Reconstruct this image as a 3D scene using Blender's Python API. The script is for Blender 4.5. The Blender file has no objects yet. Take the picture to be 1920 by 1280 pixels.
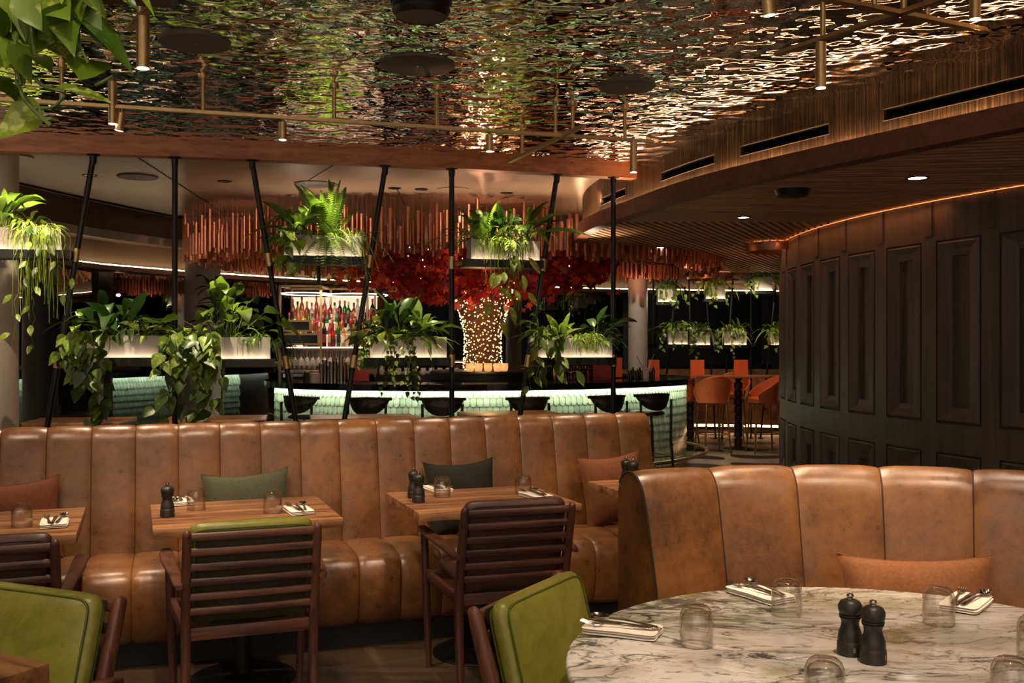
import bpy, bmesh, math, random
from mathutils import Vector, Matrix
PI=math.pi; R=math.radians
sc=bpy.context.scene; col=sc.collection
FO=1900.0; HZ=645.0; CH=1.5
def at_z(px,py,z):
    Y=(CH-z)*FO/(py-HZ); return Vector(((px-960)/FO*Y,Y,z))
def at_y(px,py,Y):
    return Vector(((px-960)/FO*Y,Y,CH-(py-HZ)/FO*Y))
def lerp(a,b,t): return a+(b-a)*t
def smooth(t): t=max(0,min(1,t)); return t*t*(3-2*t)

class MB:
    def __init__(s): s.v=[]; s.f=[]; s.rnd=[]; s.cur=0.5
    def add(s,vs,fs,M=None):
        n=len(s.v)
        for p in vs:
            p=Vector(p)
            s.v.append(M@p if M is not None else p)
        for f in fs:
            s.f.append([i+n for i in f]); s.rnd.append(s.cur)
    def box(s,c,d,M=None):
        x,y,z=d[0]/2,d[1]/2,d[2]/2
        vs=[(c[0]+i*x,c[1]+j*y,c[2]+k*z) for i in(-1,1) for j in(-1,1) for k in(-1,1)]
        s.add(vs,[(0,1,3,2),(4,6,7,5),(0,4,5,1),(2,3,7,6),(0,2,6,4),(1,5,7,3)],M); return s
    def bar(s,a,b,w,h,up=(0,0,1),w2=None,h2=None):
        a=Vector(a);b=Vector(b);d=(b-a).normalized();u=Vector(up)
        sx=d.cross(u)
        if sx.length<1e-5: sx=d.cross(Vector((0,1,0)))
        sx.normalize(); u=sx.cross(d).normalized()
        w2=w if w2 is None else w2; h2=h if h2 is None else h2
        vs=[]
        for p,ww,hh in((a,w,h),(b,w2,h2)):
            for i,j in((-1,-1),(1,-1),(1,1),(-1,1)): vs.append(p+sx*(i*ww/2)+u*(j*hh/2))
        s.add(vs,[(0,1,2,3),(7,6,5,4),(0,4,5,1),(1,5,6,2),(2,6,7,3),(3,7,4,0)]); return s
    def tube(s,pts,r,n=8,cap=True,flat=1.0):
        pts=[Vector(p) for p in pts]; m=len(pts)
        rs=r if isinstance(r,(list,tuple)) else [r]*m
        t0=(pts[1]-pts[0]).normalized()
        a=Vector((0,0,1)) if abs(t0.z)<.9 else Vector((1,0,0))
        nx=(a-t0*a.dot(t0)).normalized(); vs=[]
        for i in range(m):
            t=(pts[min(i+1,m-1)]-pts[max(i-1,0)])
            t=t.normalized() if t.length>1e-9 else t0
            nx=(nx-t*nx.dot(t)); nx=nx.normalized() if nx.length>1e-6 else t.orthogonal().normalized()
            ny=t.cross(nx)
            for k in range(n):
                q=2*PI*k/n; vs.append(pts[i]+(nx*math.cos(q)*flat+ny*math.sin(q))*rs[i])
        fs=[]
        for i in range(m-1):
            for k in range(n):
                k2=(k+1)%n; fs.append((i*n+k,i*n+k2,(i+1)*n+k2,(i+1)*n+k))
        if cap: fs.append(tuple(range(n))[::-1]); fs.append(tuple((m-1)*n+k for k in range(n)))
        s.add(vs,fs); return s
    def lathe(s,prof,n=24,c=(0,0,0),M=None,cap=True,flute=0,famp=0):
        vs=[];fs=[];m=len(prof)
        for (r,z) in prof:
            for k in range(n):
                q=2*PI*k/n; rr=r*(1+famp*math.cos(flute*q)) if flute else r
                vs.append((c[0]+rr*math.cos(q),c[1]+rr*math.sin(q),c[2]+z))
        for i in range(m-1):
            for k in range(n):
                k2=(k+1)%n; fs.append((i*n+k,i*n+k2,(i+1)*n+k2,(i+1)*n+k))
        if cap: fs.append(tuple(range(n))[::-1]); fs.append(tuple((m-1)*n+k for k in range(n)))
        s.add(vs,fs,M); return s
    def prism(s,poly,z0,z1,M=None):
        n=len(poly)
        vs=[(p[0],p[1],z0) for p in poly]+[(p[0],p[1],z1) for p in poly]
        fs=[tuple(range(n))[::-1],tuple(range(n,2*n))]+[(i,(i+1)%n,n+(i+1)%n,n+i) for i in range(n)]
        s.add(vs,fs,M); return s
    def grid(s,fn,nu,nv,cu=False,cv=False,M=None):
        vs=[fn(i/(nu if cu else nu),j/nv) for i in range(nu+(0 if cu else 1)) for j in range(nv+(0 if cv else 1))]
        W=nv+(0 if cv else 1); H=nu+(0 if cu else 1); fs=[]
        for i in range(nu):
            for j in range(nv):
                a=i;b=(i+1)%H;c=j;d=(j+1)%W
                fs.append((a*W+c,b*W+c,b*W+d,a*W+d))
        s.add(vs,fs,M); return s
    def build(s,name,mat,parent=None,sm=True,bev=0,seg=2,ang=35,loc=None,rz=0,recalc=True):
        me=bpy.data.meshes.new(name); me.from_pydata([tuple(v) for v in s.v],[],s.f)
        if any(r!=.5 for r in s.rnd):
            at=me.attributes.new('leafrnd','FLOAT','FACE'); at.data.foreach_set('value',s.rnd)
        if bev or recalc:
            bm=bmesh.new(); bm.from_mesh(me)
            if recalc: bmesh.ops.recalc_face_normals(bm,faces=bm.faces)
            if bev:
                es=[e for e in bm.edges if len(e.link_faces)==2 and e.calc_face_angle(0)>R(30)]
                bmesh.ops.bevel(bm,geom=es,offset=bev,segments=seg,profile=.5,affect='EDGES',clamp_overlap=True)
            bm.to_mesh(me); bm.free()
        if sm:
            me.shade_smooth(); me.set_sharp_from_angle(angle=R(ang))
        me.materials.append(mat)
        o=bpy.data.objects.new(name,me); col.objects.link(o)
        if parent is not None: o.parent=parent
        if loc is not None: o.location=loc
        if rz: o.rotation_euler=(0,0,rz)
        return o

def tag(o,label,cat,group=None,kind=None):
    if label: o['label']=label
    if cat: o['category']=cat
    if group: o['group']=group
    if kind: o['kind']=kind
    return o
def thing(name,label,cat,loc=(0,0,0),rz=0,group=None,kind=None):
    o=bpy.data.objects.new(name,None); col.objects.link(o); o.location=loc; o.rotation_euler=(0,0,rz)
    o.empty_display_size=.1
    return tag(o,label,cat,group,kind)
def struct(o): o['kind']='structure'; return o
def dup(root,loc,rz=None,label=None,group=None,rot=None):
    r=root.copy(); col.objects.link(r); r.location=loc
    if rz is not None: r.rotation_euler=(0,0,rz)
    if rot is not None: r.rotation_euler=rot
    if label: r['label']=label
    if group: r['group']=group
    for ch in list(root.children):
        c=ch.copy(); col.objects.link(c); c.parent=r
        for g in list(ch.children):
            d=g.copy(); col.objects.link(d); d.parent=c
    return r
def ordinal(i):
    return ['first','second','third','fourth','fifth','sixth','seventh','eighth','ninth','tenth','eleventh','twelfth','thirteenth','fourteenth','fifteenth','sixteenth','seventeenth','eighteenth','nineteenth','twentieth','twenty-first','twenty-second','twenty-third','twenty-fourth','twenty-fifth','twenty-sixth','twenty-seventh','twenty-eighth'][i]

# ---------------- materials
def s2l(c):
    if isinstance(c,str):
        c=[int(c[i:i+2],16)/255 for i in(0,2,4)]
    return tuple((x/12.92 if x<=.04045 else ((x+.055)/1.055)**2.4) for x in c)+(1,)
class NT:
    def __init__(s,name):
        s.m=bpy.data.materials.new(name); s.m.use_nodes=True; s.t=s.m.node_tree; s.t.nodes.clear()
        s.out=s.n('ShaderNodeOutputMaterial')
    def n(s,typ,**k):
        x=s.t.nodes.new(typ)
        for a,b in k.items(): setattr(x,a,b)
        return x
    def l(s,a,b): s.t.links.new(a,b)
    def coord(s,scale=(1,1,1),rot=(0,0,0),kind='Object'):
        c=s.n('ShaderNodeTexCoord'); m=s.n('ShaderNodeMapping')
        m.inputs['Scale'].default_value=scale; m.inputs['Rotation'].default_value=rot
        s.l(c.outputs[kind],m.inputs[0]); return m.outputs[0]
    def noise(s,vec,scale=5,detail=4,rough=.5,dist=0):
        x=s.n('ShaderNodeTexNoise'); x.inputs['Scale'].default_value=scale; x.inputs['Detail'].default_value=detail
        x.inputs['Roughness'].default_value=rough; x.inputs['Distortion'].default_value=dist
        if vec is not None: s.l(vec,x.inputs['Vector'])
        return x.outputs[0]
    def ramp(s,fac,stops,interp='LINEAR'):
        x=s.n('ShaderNodeValToRGB'); x.color_ramp.interpolation=interp
        e=x.color_ramp.elements
        while len(e)<len(stops): e.new(.5)
        for i,(p,c) in enumerate(stops): e[i].position=p; e[i].color=c if len(c)==4 else tuple(c)+(1,)
        s.l(fac,x.inputs[0]); return x.outputs[0]
    def mix(s,f,a,b,mode='MIX'):
        x=s.n('ShaderNodeMix',data_type='RGBA',blend_type=mode)
        for i,v in((0,f),(6,a),(7,b)):
            if hasattr(v,'default_value') or hasattr(v,'is_linked'): s.l(v,x.inputs[i])
            else: x.inputs[i].default_value=v
        return x.outputs[2]
    def math(s,op,a,b=None):
        x=s.n('ShaderNodeMath',operation=op)
        for i,v in((0,a),(1,b)):
            if v is None: continue
            if hasattr(v,'is_linked'): s.l(v,x.inputs[i])
            else: x.inputs[i].default_value=v
        return x.outputs[0]
    def bump(s,h,st=.3,dist=.01):
        x=s.n('ShaderNodeBump'); x.inputs['Strength'].default_value=st; x.inputs['Distance'].default_value=dist
        s.l(h,x.inputs['Height']); return x.outputs[0]
    def pr(s,col=None,rough=.5,metal=0,normal=None,spec=.5,**k):
        p=s.n('ShaderNodeBsdfPrincipled')
        for nm,v in(('Base Color',col),('Roughness',rough),('Metallic',metal)):
            if v is None: continue
            if hasattr(v,'is_linked'): s.l(v,p.inputs[nm])
            else: p.inputs[nm].default_value=v
        p.inputs['Specular IOR Level'].default_value=spec
        for a,b in k.items(): p.inputs[a.replace('_',' ')].default_value=b
        if normal is not None: s.l(normal,p.inputs['Normal'])
        return p
    def fin(s,sh): s.l(sh.outputs[0] if hasattr(sh,'outputs') else sh,s.out.inputs[0]); return s.m

def plain(name,c,rough=.5,metal=0,var=.12,scale=8,bump=0,spec=.5):
    t=NT(name); c=s2l(c); v=t.coord(); f=t.noise(v,scale,4)
    c2=tuple(x*(1-var) for x in c[:3])+(1,); c1=tuple(min(1,x*(1+var)) for x in c[:3])+(1,)
    cc=t.ramp(f,[(.3,c2),(.7,c1)])
    nrm=t.bump(t.noise(v,scale*12,2),bump,.004) if bump else None
    return t.fin(t.pr(cc,rough,metal,nrm,spec))
def wood(name,dark,light,rough=.45,along='x',sc_=1.0,plank=0):
    t=NT(name); k=sc_
    s={'x':(1*k,14*k,14*k),'y':(14*k,1*k,14*k),'z':(14*k,14*k,1*k)}[along]
    v=t.coord(s); a=t.noise(v,1.6,6,.6,.6); v2=t.coord(tuple(q*5 for q in s)); b=t.noise(v2,1.5,3,.6)
    w=t.math('ADD',t.math('MULTIPLY',a,.75),t.math('MULTIPLY',b,.25))
    cc=t.ramp(w,[(.38,s2l(dark)),(.47,tuple(lerp(p,q,.45) for p,q in zip(s2l(dark),s2l(light)))),(.53,tuple(lerp(p,q,.8) for p,q in zip(s2l(dark),s2l(light)))),(.62,s2l(light))])
    if plank:
        pv=t.coord((1,1,1)); sep=t.n('ShaderNodeSeparateXYZ'); t.l(pv,sep.inputs[0])
        ax={'x':1,'y':0,'z':0}[along]
        fl=t.math('FLOOR',t.math('MULTIPLY',sep.outputs[ax],1/plank))
        wn=t.n('ShaderNodeTexWhiteNoise',noise_dimensions='1D'); t.l(fl,wn.inputs['W'])
        cc=t.mix(.8,cc,t.ramp(wn.outputs[0],[(0,(.62,.62,.62,1)),(1,(1,1,1,1))]),'MULTIPLY')
    return t.fin(t.pr(cc,rough,0,t.bump(w,.12,.004)))
def leather(name,dark,light,rough=.38,bump=.25):
    t=NT(name); v=t.coord()
    a=t.noise(v,3.5,5,.6,.3); b=t.noise(v,22,6,.7)
    scr=t.ramp(t.math('ABSOLUTE',t.math('SUBTRACT',t.noise(t.coord((1,1,1),(.3,.2,.5)),7,7,.75,1.5),.5)),[(0,(1,1,1,1)),(.012,(0,0,0,1))])
    f=t.math('ADD',t.math('MULTIPLY',a,.6),t.math('MULTIPLY',b,.4))
    cc=t.ramp(f,[(.35,s2l(dark)),(.62,s2l(light))])
    lt=tuple(min(1,x*1.35+.02) for x in s2l(light)[:3])+(1,)
    cc=t.mix(t.math('MULTIPLY',scr,.3),cc,lt)
    fine=t.noise(v,220,3,.6)
    h=t.math('ADD',t.math('MULTIPLY',b,.8),t.math('MULTIPLY',fine,.25))
    return t.fin(t.pr(cc,t.ramp(b,[(.3,(rough*.8,)*3+(1,)),(.7,(rough*1.25,)*3+(1,))]),0,t.bump(h,bump,.004)))
def fabric(name,c):
    t=NT(name); v=t.coord((1,1,1)); w1=t.n('ShaderNodeTexWave',bands_direction='X'); w1.inputs['Scale'].default_value=260; w1.inputs['Distortion'].default_value=2
    w2=t.n('ShaderNodeTexWave',bands_direction='Z'); w2.inputs['Scale'].default_value=260; w2.inputs['Distortion'].default_value=2
    t.l(v,w1.inputs[0]); t.l(v,w2.inputs[0]); h=t.math('MULTIPLY',w1.outputs[1],w2.outputs[1])
    n=t.noise(v,90,3); c=s2l(c)
    cc=t.mix(t.math('MULTIPLY',n,1),tuple(x*.6 for x in c[:3])+(1,),tuple(x*1.35 for x in c[:3])+(1,))
    return t.fin(t.pr(cc,.9,0,t.bump(h,.3,.002),.2))
def emit(name,c,st):
    t=NT(name); e=t.n('ShaderNodeEmission'); e.inputs[0].default_value=tuple(c)+(1,); e.inputs[1].default_value=st; return t.fin(e)
def metal(name,c,rough,bump=0,scale=30,stretch=(1,1,1)):
    t=NT(name); v=t.coord(stretch); f=t.noise(v,scale,4,.6); c=s2l(c)
    cc=t.ramp(f,[(.3,tuple(x*.8 for x in c[:3])+(1,)),(.7,c)])
    return t.fin(t.pr(cc,rough,1,t.bump(f,bump,.003) if bump else None))
def leafmat(name,dark,light,edge=None,rough=.38):
    t=NT(name); a=t.n('ShaderNodeAttribute',attribute_name='leafrnd'); v=t.coord()
    f=t.noise(v,30,4,.6)
    cc=t.mix(a.outputs['Fac'],s2l(dark),s2l(light))
    if edge: cc=t.mix(t.ramp(t.math('ADD',f,t.math('MULTIPLY',a.outputs['Fac'],.12)),[(.63,(0,0,0,1)),(.70,(.8,.8,.8,1))]),cc,s2l(edge))
    p=t.pr(cc,rough); tr=t.n('ShaderNodeBsdfTranslucent'); t.l(cc,tr.inputs[0]); mx=t.n('ShaderNodeMixShader'); mx.inputs[0].default_value=.28
    t.l(p.outputs[0],mx.inputs[1]); t.l(tr.outputs[0],mx.inputs[2]); return t.fin(mx)
M={}
M['walnut']=wood('walnut_top','5e3722','b07c52',.38,'x',1.0,.09)
M['walnut_dark']=wood('walnut_chair','3c231a','6a4130',.4,'z',1.2)
M['walnut_darkx']=wood('walnut_slat','42281d','754a38',.38,'x',1.2)
M['chair_brown']=wood('chair_brown','2c1812','4c2a1e',.4,'z',1.2)
M['chair_brownx']=wood('chair_brown_slat','2e1912','523022',.38,'x',1.2)
M['cherry']=wood('beam_wood','84472c','b0693e',.45,'x',.6)
M['fascia']=wood('fascia_wood','4a2a1a','6c4029',.45,'x',.5)
M['slat']=wood('slat_wood','94694a','c4986c',.5,'x',.5)
M['slatback']=plain('slat_backing','0d0908',.9)
M['slatboard']=wood('slat_board','8a6548','a88260',.5,'x',.3)
M['leather']=leather('tan_leather','482b14','7c5028',.32,.22)
M['green_leather']=leather('green_leather','6c6a22','8a883a',.33,.2)
M['brown_leather']=leather('dark_leather','2e1a14','4a2c20',.4,.2)
M['back_shade']=leather('cushion_back_shade','24240e','34341a',.5,.2)  # dark olive carries the shade behind the chair slats
M['slot_edge']=plain('slot_edge','4a3524',.5,.5)
M['seam']=plain('seam_thread','2b150b',.8)
M['piping_green']=plain('piping_green','4a5512',.5)
M['darkwall']=wood('dark_oak','3f3832','50473f',.5,'z',.8)
M['black']=plain('black_metal','131110',.45,.3)
M['blackm']=plain('matt_black','0f0e0e',.6)
M['brass']=metal('brushed_brass','c4a678',.42)
M['brass_d']=metal('dull_brass','8f7346',.45)
M['rust']=fabric('rust_fabric','6c4228'); M['rust2']=fabric('rust_weave','663a26')
M['sage']=fabric('sage_fabric','4c4d3c'); M['forest']=fabric('forest_fabric','22241c'); M['tanfab']=fabric('tan_fabric','7c5032')
M['chrome']=metal('steel','c9c4bc',.16)
M['linen']=plain('linen','e6ddd0',.85,0,.05,60,.2)
M['mill']=wood('black_mill','17130f','2a2521',.42,'z',6)
M['white']=plain('white_paint','b9ada0',.55,0,.04)
M['grey']=plain('grey_paint','8a8178',.6,0,.05)
M['taupe']=plain('taupe_panel','8f7a66',.32,0,.04,2)
M['disc']=plain('speaker_grille','4a4541',.6,0,.08,200)
M['stoolblack']=wood('ebonised_wood','15110f','241d19',.35,'x',1)
M['candle']=None
def glassmat():
    t=NT('tumbler_glass'); lw=t.n('ShaderNodeLayerWeight'); lw.inputs['Blend'].default_value=.5
    tc=t.ramp(lw.outputs['Facing'],[(.2,(.95,.94,.93,1)),(.7,(.78,.75,.72,1)),(1,(.20,.17,.15,1))])
    tr=t.n('ShaderNodeBsdfTransparent'); t.l(tc,tr.inputs[0])
    g=t.n('ShaderNodeBsdfGlossy'); g.inputs['Roughness'].default_value=.03; g.inputs['Color'].default_value=(1,.97,.93,1)
    f=t.ramp(lw.outputs['Facing'],[(0,(.07,.07,.07,1)),(.55,(.2,.2,.2,1)),(1,(.8,.8,.8,1))])
    m=t.n('ShaderNodeMixShader'); t.l(f,m.inputs[0]); t.l(tr.outputs[0],m.inputs[1]); t.l(g.outputs[0],m.inputs[2]); return t.fin(m)
M['glass']=glassmat()
def panemat():
    t=NT('window_glass'); g=t.n('ShaderNodeBsdfGlossy'); g.inputs['Color'].default_value=(.9,.95,1,1); g.inputs['Roughness'].default_value=.012
    v=t.coord((1,1,.5)); t.l(t.bump(t.noise(v,1.5,2),.15,.01),g.inputs['Normal'])
    tr=t.n('ShaderNodeBsdfTransparent'); tr.inputs[0].default_value=(.5,.52,.55,1); m=t.n('ShaderNodeMixShader'); m.inputs[0].default_value=.4
    t.l(tr.outputs[0],m.inputs[1]); t.l(g.outputs[0],m.inputs[2]); return t.fin(m)
M['pane']=panemat()
def mirror():
    t=NT('hammered_mirror'); v=t.coord((1,1.0,1))
    a=t.noise(v,7.6,0,.4,.3); b=t.noise(v,21,0,.4,.2); c=t.noise(v,1.4,1)
    am=t.ramp(t.noise(v,.5,1),[(.35,(.75,)*3+(1,)),(.65,(1,)*3+(1,))])
    h=t.math('ADD',t.math('MULTIPLY',a,1.0),t.math('MULTIPLY',b,.2)); h=t.math('ADD',h,t.math('MULTIPLY',c,.4))
    h=t.math('MULTIPLY',h,am)
    return t.fin(t.pr(s2l('ebe2d8'),.04,1,t.bump(h,1,.022)))
M['mirror']=mirror()
def bronze():
    t=NT('streaked_bronze'); v=t.coord((60,60,1.2)); f=t.noise(v,1.5,6,.75); v2=t.coord(); g=t.noise(v2,3,5,.7)
    cc=t.ramp(f,[(.36,s2l('36271b')),(.5,s2l('5e452f')),(.70,s2l('b08c62'))])
    cc=t.mix(t.ramp(g,[(.4,(0,0,0,1)),(.6,(.5,.5,.5,1))]),cc,s2l('2c2018'))
    return t.fin(t.pr(cc,.45,.75,t.bump(f,.35,.006)))
M['bronze']=bronze()
def marble():
    t=NT('green_veined_marble'); st=t.coord((1,2.3,1),(0,0,R(-28)))
    def warp(vec,scale,amt,det=5):
        wn=t.n('ShaderNodeTexNoise'); wn.inputs['Scale'].default_value=scale; wn.inputs['Detail'].default_value=det; wn.inputs['Roughness'].default_value=.6; t.l(vec,wn.inputs['Vector'])
        sub=t.n('ShaderNodeVectorMath',operation='SUBTRACT'); t.l(wn.outputs['Color'],sub.inputs[0]); sub.inputs[1].default_value=(.5,.5,.5)
        scl=t.n('ShaderNodeVectorMath',operation='SCALE'); t.l(sub.outputs[0],scl.inputs[0]); scl.inputs[3].default_value=amt
        ad=t.n('ShaderNodeVectorMath',operation='ADD'); t.l(vec,ad.inputs[0]); t.l(scl.outputs[0],ad.inputs[1]); return ad.outputs[0]
    d=warp(st,1.25,.6,2); d2=warp(d,5,.13,4)
    base=t.ramp(t.noise(d,1.8,4,.55),[(.36,s2l('bdb4ac')),(.46,s2l('dedad5')),(.62,s2l('edeae6'))])
    gz=t.noise(d,1.1,3,.5)
    gr=t.math('MULTIPLY',t.ramp(gz,[(.50,(0,0,0,1)),(.60,(1,1,1,1))]),t.ramp(t.noise(d2,5,6,.75,.6),[(.40,(0,0,0,1)),(.58,(.9,.9,.9,1))]))
    cc=t.mix(gr,base,s2l('777d42'))
    def vein(vec,scale,w,seed,thr=.5,soft=.12):
        mp=t.n('ShaderNodeMapping'); mp.inputs[1].default_value=(seed,seed*2,0); t.l(vec,mp.inputs[0])
        nz=t.noise(mp.outputs[0],scale,3,.55); ab=t.math('ABSOLUTE',t.math('SUBTRACT',nz,.5))
        ln=t.ramp(ab,[(0,(1,1,1,1)),(w,(.5,.5,.5,1)),(w*2.5,(0,0,0,1))])
        msk=t.ramp(t.noise(d,1.6+seed*.4,3,.6),[(thr-soft,(0,0,0,1)),(thr+soft,(1,1,1,1))])
        return t.math('MULTIPLY',ln,msk)
    cc=t.mix(vein(d,1.9,.007,1.3,.44),cc,s2l('2c2a2b'))
    cc=t.mix(t.math('MULTIPLY',vein(d2,4.2,.010,3.1,.50,.06),.95),cc,s2l('47433f'))
    cc=t.mix(t.math('MULTIPLY',vein(d2,8.5,.014,5.7,.53,.05),.85),cc,s2l('56524a'))
    cc=t.mix(t.math('MULTIPLY',vein(d2,19,.02,7.7,.55,.05),.6),cc,s2l('6a665c'))
    blot=t.math('MULTIPLY',t.ramp(t.noise(d2,3.2,5,.7,.3),[(.55,(0,0,0,1)),(.60,(.95,.95,.95,1))]),t.ramp(t.noise(d2,16,5,.7),[(.40,(0,0,0,1)),(.52,(1,1,1,1))]))
    cc=t.mix(blot,cc,s2l('454347'))
    return t.fin(t.pr(cc,.15,0))
M['marble']=marble()
def tiles():
    t=NT('green_scallop_tile'); a=t.n('ShaderNodeAttribute',attribute_name='leafrnd'); v=t.coord(); f=t.noise(v,14,5,.7)
    cc=t.mix(a.outputs['Fac'],s2l('5a8a6c'),s2l('adc8a4')); cc=t.mix(t.math('MULTIPLY',f,.8),cc,s2l('dfe8d4'))
    return t.fin(t.pr(cc,.18,0,t.bump(f,.2,.006)))
M['tile']=tiles()
def wavefloor():
    t=NT('terrazzo_wave_floor'); v=t.coord((1,1,1),(0,0,R(12))); sep=t.n('ShaderNodeSeparateXYZ'); t.l(v,sep.inputs[0])
    x=sep.outputs[0]; y=sep.outputs[1]
    row=t.math('FLOOR',t.math('MULTIPLY',y,1/.62))
    fy=t.math('FRACT',t.math('MULTIPLY',y,1/.62))
    off=t.math('MULTIPLY',t.math('MODULO',t.math('ABSOLUTE',row),2),PI)
    w=t.math('ADD',t.math('MULTIPLY',t.math('SINE',t.math('ADD',t.math('MULTIPLY',x,2*PI/1.5),0)),.5),.5)
    # alternate ogee cells
    s1=t.math('SINE',t.math('MULTIPLY',x,2*PI/1.5)); s2=t.math('SINE',t.math('MULTIPLY',y,2*PI/.9)); 
    g=t.math('GREATER_THAN',t.math('MULTIPLY',t.math('ADD',t.math('MULTIPLY',s1,1),t.math('MULTIPLY',s2,1)),1),0.0)
    g=t.math('GREATER_THAN',t.math('MULTIPLY',s1,t.math('SINE',t.math('ADD',t.math('MULTIPLY',y,2*PI/.95),t.math('MULTIPLY',s1,1.1)))),-.15)
    sp=t.ramp(t.noise(v,70,3,.7),[(.42,(.55,.55,.55,1)),(.6,(1,1,1,1))])
    cc=t.mix(g,s2l('1c191a'),s2l('a89c8c')); cc=t.mix(1.0,cc,sp,'MULTIPLY')
    return t.fin(t.pr(cc,.5,0))
M['wave']=wavefloor()
M['parquet']=wood('dark_parquet','33271c','5c4834',.45,'x',.5,.16)
M['copper']=metal('copper_tube','c4866a',.40)
def planterbox():
    return plain('galvanised_planter','a59c94',.6,0,.15,9)
M['box']=planterbox()
WARM=(1,.66,.38); WARMW=(1,.78,.55)
M['led']=emit('led_strip',WARMW,13)
M['led_cove']=emit('cove_led',(1,.62,.34),22)
M['cove2']=emit('perimeter_led',(1,.74,.42),9)
M['lamp']=emit('lamp_face',(1,.86,.68),22)
M['fairy']=emit('fairy_light',(1,.55,.2),7)
M['bulb_led']=emit('bar_led',(1,.82,.62),5)
M['pothos']=leafmat('pothos_leaf','34500f','86a02c','b6bc6c')
M['lily']=leafmat('lily_leaf','2a3a0f','6c8828')
M['fern']=leafmat('fern_leaf','4a6a18','8aa834',None,.5)
M['trail_shaded']=leafmat('trailing_leaf_shaded','26380c','5f7620','80883c')  # shade of backlit trailing leaves put into darker greens
M['strand']=leafmat('rhipsalis_leaf','6a8424','a8bc48',None,.5)
M['calathea']=leafmat('calathea_leaf','36480f','8f9e34','c0c480')
M['darkleaf']=leafmat('dark_leaf','16260c','33501a')
M['spider']=leafmat('spider_leaf','5c7c28','a8c060','dfe4b0')
M['redleaf']=leafmat('red_maple_leaf','5a0608','b51e12',None,.5)
M['orangeleaf']=leafmat('orange_maple_leaf','a02a10','e0602a',None,.5)
M['stem']=plain('green_stem','4a5c1c',.5)
M['bark']=plain('bark','4a2c1a',.85,0,.3,30,.8)
M['soil']=plain('soil','1c120c',.95,0,.3,60,.6)
M['orangecard']=plain('orange_card','f0713c',.6,0,.03)
M['redpanel']=plain('red_panel','8e2418',.6,0,.05)
M['orangeleather']=leather('orange_leather','bb5530','d8713f',.4,.15)
M['counter']=plain('black_counter','0b0a0a',.12,0,.1,20)
def catmull(P,per=10):
    P=[Vector((p[0],p[1],p[2] if len(p)>2 else 0)) for p in P]; out=[]
    Q=[P[0]*2-P[1]]+P+[P[-1]*2-P[-2]]
    for i in range(1,len(Q)-2):
        a,b,c,d=Q[i-1:i+3]
        for k in range(per):
            t=k/per; out.append(.5*((2*b)+(c-a)*t+(2*a-5*b+4*c-d)*t*t+(3*b-a-3*c+d)*t**3))
    out.append(P[-1]); return out
def offset(path,d):
    out=[]
    for i,p in enumerate(path):
        t=(path[min(i+1,len(path)-1)]-path[max(0,i-1)]); t.z=0; t.normalize()
        out.append(p+Vector((t.y,-t.x,0))*d)   # d>0: to the right of travel
    return out
def inside(x,y,poly):
    c=False; n=len(poly)
    for i in range(n):
        a=poly[i];b=poly[i-1]
        if (a[1]>y)!=(b[1]>y) and x<(b[0]-a[0])*(y-a[1])/(b[1]-a[1])+a[0]: c=not c
    return c
def ngon(poly,z,flip=False):
    m=MB(); m.add([(p[0],p[1],z) for p in poly],[tuple(range(len(poly)))]); return m
ZM=3.0
# floors
m=MB(); m.add([(-8,-3,0),(9,-3,0),(9,8.2,0),(-8,8.2,0)],[(0,1,2,3)]); struct(m.build('floor',M['parquet']))
m=MB(); m.add([(-9,8.2,0),(12,8.2,0),(12,26,0),(-9,26,0)],[(0,1,2,3)]); struct(m.build('floor',M['wave']))
# beam line
BP=[(-3.75,7.42),(-1.49,7.88),(1.045,8.64)]
def beamY(x):
    y=0
    for i,(xi,yi) in enumerate(BP):
        w=1
        for j,(xj,_) in enumerate(BP):
            if j!=i: w*=(x-xj)/(xi-xj)
        y+=w*yi
    return y
def beamdir(x):
    d=(beamY(x+.01)-beamY(x-.01))/.02; return math.atan(d)
def on_beam(px,py):
    k=(px-960)/FO; Y=8
    for _ in range(30): Y=beamY(k*Y)
    return Vector((k*Y,Y,CH-(py-HZ)/FO*Y))
bx=[-5.6+i*.25 for i in range(27)]
bpath=[Vector((x,beamY(x),0)) for x in bx]+[Vector((1.12,beamY(1.12),0))]
m=MB(); pts=[p+Vector((0,0,2.96)) for p in bpath]
o1=offset(bpath,.03); o2=offset(bpath,-.09)
m.prism([(p.x,p.y) for p in o1]+[(p.x,p.y) for p in reversed(o2)],2.91,3.06)
o=m.build('ceiling_beam',M['cherry'],sm=False); tag(o,'long reddish wood beam edging the hammered mirror ceiling above the planter poles','beam')
# bulkhead plan
FP=[(5.4,1.0),(4.6,2.2),(3.55,3.6),(2.56,5.06),(1.675,6.63),(1.27,7.54),(.99,8.53),(.75,9.5),(.655,10.45),(.74,11.6),(.99,12.5),(1.56,13.5),(2.35,14.35),(3.0,15.6),(3.3,19.0)]
fpath=catmull(FP,8)
inner=offset(fpath,.09)   # bronze, set back to the right
bulk=thing('ceiling',None,None,(0,0,0)); struct(bulk)
def ribbon(path,z0,z1,name,mat,thick=.03,parent=None):
    m=MB(); q=offset(path,thick)
    m.prism([(p.x,p.y) for p in path]+[(p.x,p.y) for p in reversed(q)],z0,z1); return m.build(name,mat,parent,sm=True,ang=30)
ribbon(fpath,2.585,2.715,'fascia',M['fascia'],.12,bulk)
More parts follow.
